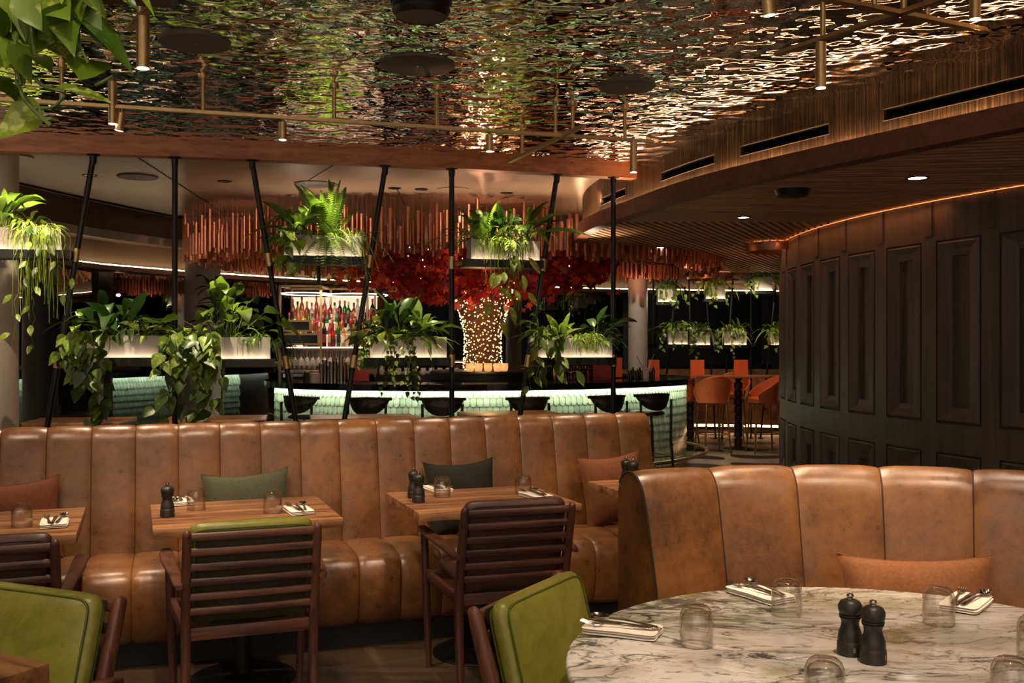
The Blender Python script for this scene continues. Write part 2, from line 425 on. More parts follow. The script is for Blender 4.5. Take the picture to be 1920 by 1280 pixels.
# bronze band with slots
acc=[0]
for i in range(1,len(inner)): acc.append(acc[-1]+(inner[i]-inner[i-1]).length)
def inner_s(px):
    k=(px-960)/FO; best=None
    for i in range(len(inner)-1):
        a,b=inner[i],inner[i+1]; fa=a.x-k*a.y; fb=b.x-k*b.y
        if fa*fb<=0 and a.y<10.8: 
            return acc[i]+(acc[i+1]-acc[i])*abs(fa)/(abs(fa)+abs(fb)+1e-9)
    return None
def pt_s(s):
    for i in range(len(inner)-1):
        if acc[i+1]>=s: 
            f=(s-acc[i])/(acc[i+1]-acc[i]); return inner[i].lerp(inner[i+1],f)
    return inner[-1]
slots=[]
for a,b in((1990,1657),(1556,1389),(1341,1240),(1174,1127)):
    sa,sb=inner_s(a),inner_s(b)
    if sa is None: sa=inner_s(1900)-.35
    slots.append((min(sa,sb),max(sa,sb)))
ss=sorted(set([x for p in slots for x in p]+[acc[-1]*i/150 for i in range(151)]))
zs=[2.70,2.80,2.865,3.06]
m=MB(); bk=MB()
for i in range(len(ss)-1):
    a,b=pt_s(ss[i]),pt_s(ss[i+1]); mid=(ss[i]+ss[i+1])/2
    ins=any(p<mid<q for p,q in slots)
    for j in range(3):
        if ins and j==1: continue
        m.add([(a.x,a.y,zs[j]),(b.x,b.y,zs[j]),(b.x,b.y,zs[j+1]),(a.x,a.y,zs[j+1])],[(0,1,2,3)])
m.build('bronze_band',M['bronze'],bulk,recalc=False)
for p,q in slots:
    n=max(2,int((q-p)/.15)); path=[pt_s(lerp(p,q,i/n)) for i in range(n+1)]; off=offset(path,.18)
    m=MB()
    for i in range(n):
        a,b,c,d=path[i],path[i+1],off[i+1],off[i]
        for (u,v,zz) in((c,d,None),):
            m.add([(d.x,d.y,2.80),(c.x,c.y,2.80),(c.x,c.y,2.865),(d.x,d.y,2.865)],[(0,1,2,3)])
        m.add([(a.x,a.y,2.80),(b.x,b.y,2.80),(c.x,c.y,2.80),(d.x,d.y,2.80)],[(0,1,2,3)])
        m.add([(a.x,a.y,2.865),(b.x,b.y,2.865),(c.x,c.y,2.865),(d.x,d.y,2.865)],[(0,1,2,3)])
    for k in(0,n): m.add([(path[k].x,path[k].y,2.8),(off[k].x,off[k].y,2.8),(off[k].x,off[k].y,2.865),(path[k].x,path[k].y,2.865)],[(0,1,2,3)])
    sl=m.build('air_slot',M['blackm'],bulk,sm=False)
    f=MB(); out=offset(path,-.006)
    for zz in(2.799,2.866): f.tube([p2+Vector((0,0,zz)) for p2 in out],.002,4)
    for k in(0,n): f.bar(out[k]+Vector((0,0,2.799)),out[k]+Vector((0,0,2.866)),.004,.004)
    f.build('slot_frame',M['slot_edge'],sl)
# led on ledge (a lit strip lying on the fascia's top)
lp=[p for p in offset(fpath,.045)]
m=MB()
for i in range(len(lp)-1):
    a,b=lp[i],lp[i+1]
    if a.y>11.8: break
    q=offset([a,b],.03); m.add([(a.x,a.y,2.725),(b.x,b.y,2.725),(q[1].x,q[1].y,2.725),(q[0].x,q[0].y,2.725)],[(0,1,2,3)])
m.build('cove_strip',M['led_cove'],bulk,sm=False,recalc=False)
# slat soffit
WC=Vector((9.98,9.99)); WR=7.1
poly=[(p.x,p.y) for p in offset(fpath,.05)]+[(9,19),(9,1)]
m=ngon(poly,2.66); m.build('soffit_backing',M['slatback'],bulk,sm=False)
def inzone(x,y): return inside(x,y,poly) and (Vector((x,y))-WC).length>WR-.1
m=MB()
def run(pfun,t0,t1,dt,w,test):
    cur=[]
    n=int((t1-t0)/dt)
    for i in range(n+1):
        p=pfun(t0+i*dt)
        if test(p[0],p[1]): cur.append(Vector((p[0],p[1],2.622)))
        else:
            if len(cur)>1: m.bar(cur[0],cur[-1],w,.044)
            cur=[]
    if len(cur)>1: m.bar(cur[0],cur[-1],w,.044)
yi=2.0
while yi<8.7:
    mm=lerp(-.75,.15,smooth((yi-3.0)/5.4))
    # straight boards fanning gently
    run(lambda x:(x,yi+(x-1.9)*mm),-.5,6,.04,.05,lambda x,y:inzone(x,y) and y<8.45)
    yi+=.085
k=0
dirn=Vector((1,2.15)).normalized(); nrm=Vector((dirn.y,-dirn.x))
q=-6.5
while q<6:
    o0=Vector((1.5,10))+nrm*q
    run(lambda t:(o0.x+dirn.x*t,o0.y+dirn.y*t),-7,11,.04,.045,lambda x,y:inzone(x,y) and y>9.1)
    q+=.078
m.build('soffit_slats',M['slat'],bulk,sm=False)
# plain board band
bp=[p for p in poly if 8.25<p[1]<9.15 and p[0]<4]
bp=[(1.03,8.42),(.9,8.9),(.84,9.12),(2.98,9.12),(3.05,8.42)]
m=MB(); m.prism(bp,2.60,2.65); m.build('soffit_board',M['slatboard'],bulk,sm=False)
# mirror ceiling
front=[p for p in fpath if p.y<8.66]
mp=[(-6.5,-2.5)]+[(p.x,p.y) for p in bpath]+[(p.x,p.y) for p in reversed([p for p in offset(fpath,.09) if p.y<8.5])]+[(5.4,-2.5)]
struct(ngon(mp,ZM).build('ceiling',M['mirror'],sm=False,recalc=False))
# taupe ceiling over the bar
tp=[(p.x,p.y) for p in bpath]+[(1.2,8.6),(1.2,19.5),(12,19.5),(12,23),(-.5,23),(-1.6,17.6)]
left=[(-2.6,16.0),(-3.2,14.8),(-3.75,13.4),(-4.2,12.0),(-4.6,10.5),(-4.9,9.0),(-5.1,8.0),(-5.4,7.2)]
struct(ngon([(p.x,p.y) for p in bpath if p.x>-5.45]+[(1.2,8.7),(1.2,16.0),(4,16.5),(4,22),(-.5,22),(-1.6,17.2)]+left,3.06).build('ceiling',M['taupe'],sm=False,recalc=False))
struct(ngon([(-9,6),(12,6),(12,26),(-9,26)],3.32).build('ceiling',M['darkwall'],sm=False))
# fine joints in the taupe ceiling
m=MB()
for a,b in(((250,290),(420,480)),((640,300),(560,430)),((745,355),(760,450))):
    pa=at_z(a[0],a[1],3.056); pb=at_z(b[0],max(b[1]-80,a[1]+30),3.056); m.bar(pa,pb,.008,.006)
m.tube([at_z(250+i*12,405,3.056) for i in range(30)],.004,4)
struct(m.build('trim_4',M['blackm']))
# ceiling edge ring + white trim beam
ep=catmull([(-5.4,7.2),(-5.1,8.0),(-4.9,9.0),(-4.6,10.5),(-4.2,12.0),(-3.75,13.4),(-3.2,14.8),(-2.6,16.0),(-1.6,17.2)],6)
m=MB(); q=offset(ep,-.03); m.prism([(p.x,p.y) for p in ep]+[(p.x,p.y) for p in reversed(q)],3.04,3.3); struct(m.build('trim_1',M['blackm']))
tpth=catmull([(-6.2,5),(-5.75,8),(-5.45,9.6),(-5.25,10.5),(-4.85,12.0),(-4.3,13.3),(-3.3,14.9),(-2.1,15.75),(-.4,16.6),(2.5,17.6),(7,18.2)],6)
m=MB(); q=offset(tpth,-.25); m.prism([(p.x,p.y) for p in tpth]+[(p.x,p.y) for p in reversed(q)],2.76,2.86); struct(m.build('trim_2',M['white'],ang=30))
# facade
fac=[(-6.4,3),(-6.1,6),(-5.85,8.0),(-5.62,9.6),(-5.45,10.6),(-5.07,12.3),(-4.36,13.62),(-3.4,14.85),(-2.15,15.95),(-.3,16.9),(2.0,17.9),(4.5,18.5),(7,18.9),(9.5,19.1)]
facp=[Vector((p[0],p[1],0)) for p in fac]
for i in range(len(facp)-1):
    a,b=facp[i],facp[i+1]
    w=thing('window_%d'%(i+1),None,None,(a+b)/2); struct(w)
    c=(a+b)/2; d=(b-a).normalized(); L=(b-a).length/2
    m=MB(); m.bar(-d*L+Vector((0,0,1.22)),d*L+Vector((0,0,1.22)),.012,2.4); m.build('pane',M['pane'],w,sm=False)
    m=MB(); m.bar(-d*L+Vector((0,0,0)),-d*L+Vector((0,0,2.46)),.05,.09,up=d)
    m.bar(-d*L+Vector((0,0,2.45)),d*L+Vector((0,0,2.45)),.1,.07); m.bar(-d*L+Vector((0,0,.04)),d*L+Vector((0,0,.04)),.1,.08)
    m.build('frame',M['blackm'],w,sm=False)
# upper wall above the glass, lit by cove
ub=MB(); fo=[p for p in facp]
for i in range(len(fo)-1):
    a,b=fo[i],fo[i+1]; ub.add([(a.x,a.y,2.48),(b.x,b.y,2.48),(b.x,b.y,3.32),(a.x,a.y,3.32)],[(0,1,2,3)])
struct(ub.build('wall_back',M['taupe'],sm=False,recalc=False))
cv=[p.copy() for p in offset(facp[3:],.15)]
m=MB(); q=offset(cv,.05); m.prism([(p.x,p.y) for p in cv]+[(p.x,p.y) for p in reversed(q)],2.40,2.455); 
q2=offset(cv,-.12); m.prism([(p.x,p.y) for p in cv]+[(p.x,p.y) for p in reversed(q2)],2.40,2.42)
o=struct(m.build('trim_3',M['taupe'],ang=30))
m=MB(); c2=offset(cv,-.006); c3=offset(cv,-.05)
for i in range(len(cv)-1): m.add([(c3[i].x,c3[i].y,2.456),(c3[i+1].x,c3[i+1].y,2.456),(c3[i+1].x,c3[i+1].y,2.478),(c3[i].x,c3[i].y,2.478)],[(0,1,2,3)])
m.build('cove_strip',M['cove2'],o,sm=False,recalc=False)
# outside the glass: closed off by the added dark box below
# ---- dark panelled round wall
def wp(a,z,d=0):
    r=WR+d; return (WC.x+r*math.cos(R(a)),WC.y+r*math.sin(R(a)),z)
wall=MB()
def quadA(a0,a1,z0,z1,d=0,n=1):
    for i in range(n):
        x0=lerp(a0,a1,i/n);x1=lerp(a0,a1,(i+1)/n)
        wall.add([wp(x0,z0,d),wp(x1,z0,d),wp(x1,z1,d),wp(x0,z1,d)],[(0,1,2,3)])
def panel(a0,a1,z0,z1,sa,sz):
    rings=[(0,0,0),(.0,0,-.035),(.14,.016,-.035),(.14,.016,.0),(.22,.028,.006),(sa-.16,sz-.05,-.018),(sa,sz,-.028),(sa,sz,-.060)]
    prev=None
    for fa,dz,d in rings:
        # fa in degrees inset, dz in metres inset
        r=[wp(a0+fa,z0+dz,d),wp(a1-fa,z0+dz,d),wp(a1-fa,z1-dz,d),wp(a0+fa,z1-dz,d)]
        if prev:
            for i in range(4): wall.add([prev[i],prev[(i+1)%4],r[(i+1)%4],r[i]],[(0,1,2,3)])
        prev=r
    wall.add(prev,[(0,1,2,3)])
starts=[203.25+4.87*k-4.87*8 for k in range(0,16)]
PW=3.6
rows=[(.12,.68),(.90,2.29)]
for s_ in starts:
    quadA(s_+PW,s_+4.87,0,2.66,-.0,1)
    # stiles stand slightly proud at the head
    quadA(s_,s_+PW,0,.12); quadA(s_,s_+PW,.68,.90); quadA(s_,s_+PW,2.29,2.66)
    for z0,z1 in rows: panel(s_,s_+PW,z0,z1,1.15,.125 if z1-z0>1 else .16)
    # narrow upright fillets on the stile
    a=s_+PW+.28; b=s_+4.87-.28
    for zz0,zz1 in((2.33,2.62),): 
        r0=[wp(a,zz0,0),wp(b,zz0,0),wp(b,zz1,0),wp(a,zz1,0)]; r1=[wp(a,zz0,.012),wp(b,zz0,.012),wp(b,zz1,.012),wp(a,zz1,.012)]
        for i in range(4): wall.add([r0[i],r0[(i+1)%4],r1[(i+1)%4],r1[i]],[(0,1,2,3)])
        wall.add(r1,[(0,1,2,3)])
wr=struct(wall.build('wall_right',M['darkwall'],sm=False,recalc=False))
m=MB()
for i in range(46):
    a0=165+i*1.1;a1=a0+1.1
    m.add([wp(a0,2.597,.020),wp(a1,2.597,.020),wp(a1,2.590,.028),wp(a0,2.590,.028)],[(0,1,2,3)])
m.build('cove_strip',emit('orange_cove',(1,.26,.07),2.2),wr,sm=False,recalc=False)
# near side walls out of the frame so the room is a room
m=MB(); m.box((-7.2,2.5,1.6),(.1,11,3.3)); struct(m.build('wall_left',M['darkwall'],sm=False))
m=MB(); m.box((6.2,1.0,1.6),(.1,7,3.3)); struct(m.build('wall_near',M['darkwall'],sm=False))
# columns
def column(x,y,r,label,mat='grey',z1=3.3):
    t=thing('column',label,'column',(x,y,0)); m=MB(); m.lathe([(r,0),(r,z1)],40); m.build('shaft',M[mat],t); 
    m=MB(); m.lathe([(r+.02,0),(r+.02,.12),(r+.005,.13)],40); m.build('base_ring',M['blackm'],t)
column(-4.18,8.0,.26,'broad pale column at the left edge behind the banquette','white',3.06)
column(-3.83,12.55,.215,'grey round column behind the trailing plants, beside the window','grey',3.06)
column(1.90,15.3,.147,'slim white column standing beyond the bar end','white',3.3)

# added dark box beyond the glass that shuts out the world light
ND=plain('light_blocker','0c0e12',.9,0,.3,.6)
m=MB(); m.box((-9.6,14,1.6),(.2,26,3.6)); m.box((1.5,26.2,1.6),(22,.2,3.6)); m.box((12.3,14,1.6),(.2,26,3.6)); struct(m.build('wall_blocker',ND,sm=False))
# ---- banquette
BA=R(18.7); BU=Vector((math.cos(BA),math.sin(BA),0)); BN=Vector((-math.sin(BA),math.cos(BA),0))
S0=-.0  # s coordinate along BU from origin (0,5.73)
s_end=.899/math.cos(BA)-0.03; pitch=.2085
nseg=22
def channel_sheet(m,prof,nseg,ptfun,puff,sub=8,seamdepth=.012,pu=None):
    # prof: list of (d,z,nd,nz) ; ptfun(s_index_float,d,z)->world
    nv=len(prof)-1
    for k in range(nseg):
        def fn(u,v):
            i=v*nv; j=min(int(round(i)),nv); d,z,nd,nz=prof[j]
            e=abs(2*u-1); b=(1-e**5)*puff - (seamdepth if e>.999 else 0)
            return ptfun(k+u,d+nd*b,z+nz*b)
        n0=len(m.v)
        us=[0,.01,.028,.075,.2,.5,.8,.925,.972,.99,1]
        vs=[];W=nv+1
        for u in us:
            for j in range(W): vs.append(fn(u,j/nv))
        fs=[(a*W+c,(a+1)*W+c,(a+1)*W+c+1,a*W+c+1) for a in range(len(us)-1) for c in range(nv)]
        m.add(vs,fs)
def with_normals(pts,dens=3):
    P=catmull([(p[0],p[1]) for p in pts],dens); out=[]
    for i,p in enumerate(P):
        t=P[min(i+1,len(P)-1)]-P[max(0,i-1)]; t.normalize(); out.append((p.x,p.y,-t.y,t.x))
    return out
back_prof=with_normals([(.0,.40),(.02,.5),(.05,.68),(.085,.85),(.11,.97),(.125,1.03),(.165,1.072),(.215,1.07),(.25,1.03),(.26,.95),(.26,.6),(.26,.08)])
back_prof=[(d,z,nd,nz) for d,z,nd,nz in back_prof]
seat_prof=with_normals([(-.455,.13),(-.485,.16),(-.505,.25),(-.51,.33),(-.50,.40),(-.465,.44),(-.40,.455),(-.25,.46),(-.1,.455),(.04,.44)])
bq=thing('banquette','long straight tan leather banquette with vertical channel tufting behind the wooden tables','banquette',(0,5.73,0),BA)
def pf(k,d,z): return (s_end-(nseg-k)*pitch,d,z)
m=MB(); channel_sheet(m,back_prof,nseg,pf,.008,seamdepth=.006); 
# flip normal orientation handled by recalc
def endcap(m,prof,s,closed):
    m.add([(s,p[0],p[1]) for p in prof],[tuple(range(len(prof)))])
endcap(m,back_prof,s_end,1); endcap(m,back_prof,s_end-nseg*pitch,1)
m.build('backrest',M['leather'],bq,ang=50)
m=MB(); channel_sheet(m,seat_prof,nseg,pf,.011,seamdepth=.006); endcap(m,[(.04,.13,0,0)]+seat_prof,s_end,1); m.build('seat',M['leather'],bq,ang=50)
m=MB(); x0=s_end-nseg*pitch; m.box(((x0+s_end)/2,-.2,.07),(s_end-x0,.42,.14)); m.box(((x0+s_end)/2,.14,.05),(s_end-x0-.02,.22,.1)); m.build('plinth',M['blackm'],bq,sm=False)
m=MB()
for k in range(1,nseg):
    s=s_end-(nseg-k)*pitch; pr=[p for p in back_prof if p[1]>.42][:26]
    m.tube([(s,p[0]+p[2]*-.006,p[1]+p[3]*-.006) for p in pr],.0035,5)
m.build('back_seams',M['seam'],bq)
# ---- curved booth
BC=Vector((1.11,2.3,0))
def bf(k,d,z):
    th=R(-28.3+12.6*k); r=1.31+d; return (r*math.sin(th),r*math.cos(th),z)
bbp=with_normals([(-.05,.40),(-.03,.5),(.0,.66),(.035,.82),(.06,.93),(.085,1.0),(.13,1.04),(.175,1.038),(.215,1.0),(.225,.93),(.225,.6),(.225,.04)])
booth=thing('booth_sofa','curved tan leather booth with wide padded channels around the round marble table','sofa',BC)
m=MB(); channel_sheet(m,bbp,7,bf,.010,seamdepth=.006)
def bend(m,prof,k):
    m.add([bf(k,p[0],p[1]) for p in prof],[tuple(range(len(prof)))])
bend(m,bbp,0); bend(m,bbp,7)
m.build('backrest',M['leather'],booth,ang=50)
bsp=with_normals([(-.47,.12),(-.5,.16),(-.51,.3),(-.49,.40),(-.44,.45),(-.3,.46),(-.1,.455),(0,.43)])
m=MB(); channel_sheet(m,bsp,7,bf,.018); bend(m,[(0,.12,0,0)]+bsp,0); m.build('seat',M['leather'],booth,ang=50)
m=MB()
for k in range(7):
    for i in range(6):
        a=k+i/6;b=k+(i+1)/6
        for d0 in(-.44,):
            m.add([bf(a,d0,0),bf(b,d0,0),bf(b,d0,.13),bf(a,d0,.13)],[(0,1,2,3)])
m.build('plinth',M['blackm'],booth,recalc=False)
m=MB()
for k in range(0,8):
    pr=[p for p in bbp if p[1]>.42]; n=len(pr); pr=pr[:int(n*.8)]
    off=-.006 if 0<k<7 else .004
    m.tube([bf(k if k else .004,p[0]+p[2]*off,p[1]+p[3]*off) for p in pr],.0042,5)
m.build('back_seams',M['seam'],booth)
# ---- cushions
def pillow(name,w,h,t,mat,label,cat='cushion',tex=.02):
    m=MB(); n=22
    for sgn in(1,-1):
        def fn(a,b):
            u=2*a-1;v=2*b-1
            x=w/2*u*(1-.09*(1-v*v)) ; z=h/2*v*(1-.13*(1-u*u)**1.0+.03*abs(u)**6)
            y=sgn*t/2*((1-abs(u)**2.6)*(1-abs(v)**2.6))**.62
            y+=tex*.25*math.sin(7*u+3*v)*(1-u*u)*(1-v*v)*sgn
            return (x,y,z+h/2)
        m.grid(fn,n,n)
    root=thing(name,label,cat)
    m.build('cover',M[mat],root,ang=60)
    s=MB(); pts=[]
    for i in range(80):
        q=i/20; e=int(q); f=2*(q-e)-1
        u,v=((f,-1),(1,f),(-f,1),(-1,-f))[e]
        pts.append((w/2*u*(1-.09*(1-v*v)),0,h/2*v*(1-.13*(1-u*u)+.03*abs(u)**6)+h/2))
    pts.append(pts[0]); s.tube(pts,.0025,5,False); s.build('seam_edge',M[mat],root)
    return root
def place_ban(root,px,lean=18,roll=0,sdist=.10,yaw=0,z=.455):
    # on banquette seat: find s by the pixel at depth line offset -sdist
    k=(px-960)/FO
    y=(5.73-sdist/math.cos(BA))/(1-math.tan(BA)*k); root.location=(k*y,y,z)
    root.rotation_euler=(R(-lean),R(roll),BA+R(yaw))
p1=pillow('throw_pillow',.46,.40,.13,'rust2','rust red woven pillow on the banquette behind the leftmost wooden table'); place_ban(p1,20,16,-4)
p2=pillow('throw_pillow',.44,.40,.13,'sage','sage green pillow on the banquette behind the table with a single black mill'); place_ban(p2,470,16,-3)
p3=pillow('throw_pillow',.40,.41,.13,'forest','very dark green pillow on the banquette behind the table with two black mills'); place_ban(p3,873,14,-2)
p4=pillow('throw_pillow',.40,.42,.14,'rust','burnt orange pillow at the banquette end, behind the booth and its corner table'); place_ban(p4,1162,12,-5,.12)
p5=pillow('throw_pillow',.50,.32,.13,'tanfab','wide orange brown pillow leaning in the curved leather booth')
th=math.atan2(1.40-1.11,3.5-2.3); p5.location=(1.385,3.40,.47); p5.rotation_euler=(R(-14),R(-2),-th)
p5.location=(1.36,3.38,.47)
# ---- tables
def table(name,label,loc,rz,w,d,h,th,cat='table',group=None):
    t=thing(name,label,cat,loc,rz,group)
    m=MB(); m.box((0,0,h-th/2),(w,d,th)); m.build('tabletop',M['walnut'],t,bev=.003)
    m=MB(); m.tube([(0,0,.02),(0,0,h-th-.01)],.038,20); m.build('column',M['black'],t)
    m=MB(); m.lathe([(.0,0),(.23,0),(.235,.004),(.232,.01),(.06,.018),(.045,.03)],40); m.build('base_disc',M['black'],t)
    m=MB(); m.box((0,0,h-th-.006),(w*.55,d*.55,.012)); m.build('mounting_plate',M['black'],t,sm=False)
    return t
TR=R(20)
T={}
T[1]=table('dining_table','square walnut dining table, leftmost in front of the banquette',(-2.208,4.20,0),TR,.78,.70,.75,.04)
T[2]=table('dining_table','square walnut dining table with one black mill, before the sage pillow',(-1.21,4.555,0),R(20.5),.775,.68,.75,.04)
T[3]=table('dining_table','square walnut dining table with two black mills, before the dark green pillow',(-.155,4.945,0),TR,.79,.66,.75,.04)
T[4]=table('dining_table','square walnut dining table partly hidden behind the curved booth',(.897,5.359,0),TR,.78,.68,.75,.04)
T[5]=table('dining_table','dark edged wooden table corner in the left foreground before the green chair',(-1.59,2.26,0),R(153),.78,.68,.75,.05)
# round table
rt=thing('round_table','large round table with a green veined marble top inside the curved booth','table',(.89,2.375,0))
m=MB(); rr=.765; m.lathe([(0,.72),(rr-.02,.72),(rr-.004,.726),(rr,.735),(rr-.003,.746),(rr-.008,.75),(0,.75)],96,cap=False); m.build('tabletop',M['marble'],rt,ang=40)
m=MB(); m.lathe([(0,.70),(.5,.70),(.5,.719),(0,.719)],48,cap=False); m.build('subtop',M['blackm'],rt)
m=MB(); m.lathe([(.36,0),(.36,.015),(.1,.04),(.075,.1),(.07,.6),(.11,.69),(.16,.70)],36); m.build('pedestal',M['black'],rt)
# tables beyond planters
bt=[((-3.68,8.62,0),R(8),.80,.66,'far left wooden table seen over the banquette below the hanging pothos'),
    ((-2.58,8.86,0),R(12),.84,.66,'wooden table seen over the banquette, in front of the window side bar stool'),
    ((-1.34,9.08,0),R(12),.92,.55,'wooden table seen over the banquette between two slanting poles'),
    ((-.02,9.52,0),R(13),.90,.62,'wooden table seen over the banquette below the trailing pothos near the bar')]
for loc,rz,w,d,lb in bt: table('dining_table',lb,loc,rz,w,d,.855,.04)
# ---- chairs
def chair(label,cush,wd,wdx,group=None):
    c=thing('armchair',label,'chair',(0,0,0),0,group)
    WD,WX=M[wd],M[wdx]
    def post(s):
        m=MB(); x=s*.235
        path=[(x,-.045,0),(x,-.015,.2),(x,.0,.42),(x,-.045,.62),(x,-.085,.76),(x,-.102,.815)]
        vs=[];fs=[];wz=[.030,.034,.038,.036,.034,.031]; dz=[.034,.04,.046,.044,.040,.034]
        P=catmull([(p[1],p[2]) for p in path],4)
        for i,p in enumerate(P):
            t=i/(len(P)-1)*5; a=int(min(t,4)); w=lerp(wz[a],wz[a+1],t-a); d=lerp(dz[a],dz[a+1],t-a)
            for q in range(12):
                an=2*PI*q/12; ca=math.cos(an);sa=math.sin(an)
                ex=.62
                vs.append((x+w/2*math.copysign(abs(ca)**ex,ca),p.x+d/2*math.copysign(abs(sa)**ex,sa),p.y))
        n=len(P)
        # rounded top
        top=P[-1]
        for r_,dz_ in((.8,.008),(.45,.013)):
            for q in range(12):
                an=2*PI*q/12; ca=math.cos(an);sa=math.sin(an)
                vs.append((x+.0155*r_*ca*1.0,top.x-.001+.017*r_*sa,top.y+dz_))
        n+=2
        for i in range(n-1):
            for q in range(12): fs.append((i*12+q,i*12+(q+1)%12,(i+1)*12+(q+1)%12,(i+1)*12+q))
        fs.append(tuple(range(12))[::-1]); fs.append(tuple((n-1)*12+q for q in range(12)))
        m.add(vs,fs); return m
    for s in(-1,1): post(s).build('back_post',WD,c,ang=50)
    for s in(-1,1):
        m=MB(); m.tube([(s*.255,.475,0),(s*.265,.48,.3),(s*.275,.485,.62)],[.014,.019,.018],12); m.build('front_leg',WD,c)
    def yb(z): # back line
        return lerp(0,-.100,max(0,min(1,(z-.42)/.39)))-(.0)
    n=7; 
    for i in range(6):
        z=.801-.0575*i; y=yb(z)
        m=MB()
        def fn(u,v,z=z,y=y):
            x=lerp(-.225,.225,u); a=2*PI*v; cx=math.copysign(abs(math.cos(a))**.6,math.cos(a)); sx=math.copysign(abs(math.sin(a))**.6,math.sin(a))
            return (x,y+.010*cx-.006*(1-(2*u-1)**2),z+.0155*sx)
        m.grid(fn,8,12,False,True); m.build('back_slat',WX,c,ang=50)
    m=MB(); m.box((0,0.0,.425),(.44,.026,.05)); m.build('rear_rail',WX,c,bev=.005)
    for s in(-1,1):
        m=MB(); m.bar((s*.235,.01,.425),(s*.262,.47,.435),.026,.045); m.build('side_rail',WD,c,bev=.005)
    m=MB(); m.box((0,.465,.43),(.51,.024,.045)); m.build('front_rail',WX,c,bev=.005)
    for s in(-1,1):
        m=MB()
        P=[(s*.262,-.075,.617,.026,.018),(s*.263,-.05,.622,.038,.022),(s*.27,.1,.632,.046,.022),(s*.285,.3,.643,.058,.022),(s*.288,.43,.648,.056,.020),(s*.286,.49,.650,.040,.016),(s*.285,.505,.65,.016,.010)]
        vs=[];fs=[]
        for (x,y,z,w,h) in P:
            for q in range(12):
                an=2*PI*q/12; ca=math.cos(an);sa=math.sin(an)
                vs.append((x+w/2*math.copysign(abs(ca)**.6,ca),y,z+h/2*math.copysign(abs(sa)**.7,sa)))
        for i in range(len(P)-1):
            for q in range(12): fs.append((i*12+q,i*12+(q+1)%12,(i+1)*12+(q+1)%12,(i+1)*12+q))
        fs.append(tuple(range(12))[::-1]); fs.append(tuple((len(P)-1)*12+q for q in range(12)))
        m.add(vs,fs); m.build('armrest',WD,c,ang=50)
    # seat cushion
    def cushion(w,d,h,bulge,r=.03):
        m=MB()
        def fn(u,v):
            a=2*PI*u; e=.17
            ca,sa=math.cos(a),math.sin(a); X=math.copysign(abs(ca)**e,ca);Y=math.copysign(abs(sa)**e,sa)
            b=PI*(v-.5); rb=abs(math.cos(b))**.35; zb=math.copysign(abs(math.sin(b))**.8,math.sin(b))
            k=rb
            bl=bulge*(1-min(1,k)**2)
            return (w/2*X*k,d/2*Y*k,h/2*zb+math.copysign(bl,zb)*(abs(zb)))
        m.grid(fn,56,20,True,False); return m
    cm=cushion(.44,.47,.075,.012); o=cm.build('seat_cushion',M[cush],c,loc=(0,.25,.487),ang=60)
    bm_=cushion(.455,.41,.075,.014); 
    o=bm_.build('back_cushion',M[cush],c,loc=(0,.001,.646),ang=60); o.rotation_euler=(R(90+14.4),0,0)
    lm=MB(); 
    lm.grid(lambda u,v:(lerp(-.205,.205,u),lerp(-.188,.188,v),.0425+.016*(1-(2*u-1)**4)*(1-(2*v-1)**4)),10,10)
    lm.build('shade_sheet',M['back_shade'] if cush=='green_leather' else M['brown_leather'],o,recalc=False)  # sheet added on the cushion rear; green chairs get the shade tone
    # piping loops on both faces of the back cushion
    pip=M['piping_green'] if cush=='green_leather' else M['seam']
    m=MB()
    for zz in(.028,-.028):
        pts=[]
        for i in range(81):
            a=2*PI*i/80; e=.17; ca,sa=math.cos(a),math.sin(a)
            kk=.965
            pts.append((.445/2*kk*math.copysign(abs(ca)**e,ca),.39/2*kk*math.copysign(abs(sa)**e,sa),zz))
        m.tube(pts,.0032,6,False)
    p=m.build('piping',pip,o)
    m=MB(); pts=[]
    for i in range(9): pts.append((-.15+i*.035,-.012+.004*math.sin(i*2),.462+.002*math.sin(i)))
    m.tube(pts,.003,5); m.build('cushion_tie',M['black'],c)
    return c
def put(c,loc,rz): c.location=(loc[0],loc[1],0); c.rotation_euler=(0,0,R(rz)); return c
ch=chair('walnut slat back armchair with lime green cushion at the table with a single mill','green_leather','walnut_dark','walnut_darkx')
put(ch,(-.989,3.835),20.8)
chB=chair('dark brown slat back armchair with brown leather cushion at the table with two mills','brown_leather','chair_brown','chair_brownx')
put(chB,(0.0,4.335),17.5)
chC=chair('dark brown slat back armchair cut off at the left edge, before the leftmost table','brown_leather','chair_brown','chair_brownx')
put(chC,(-1.832,3.51),20)
put(dup(ch,(0,0,0),0,'armchair with lime green leather cushion facing the wooden table corner in the left foreground'),(-1.301,2.70),157)
put(dup(ch,(0,0,0),0,'armchair with lime green leather cushion facing the round marble table'),(.108,2.746),-119.6)
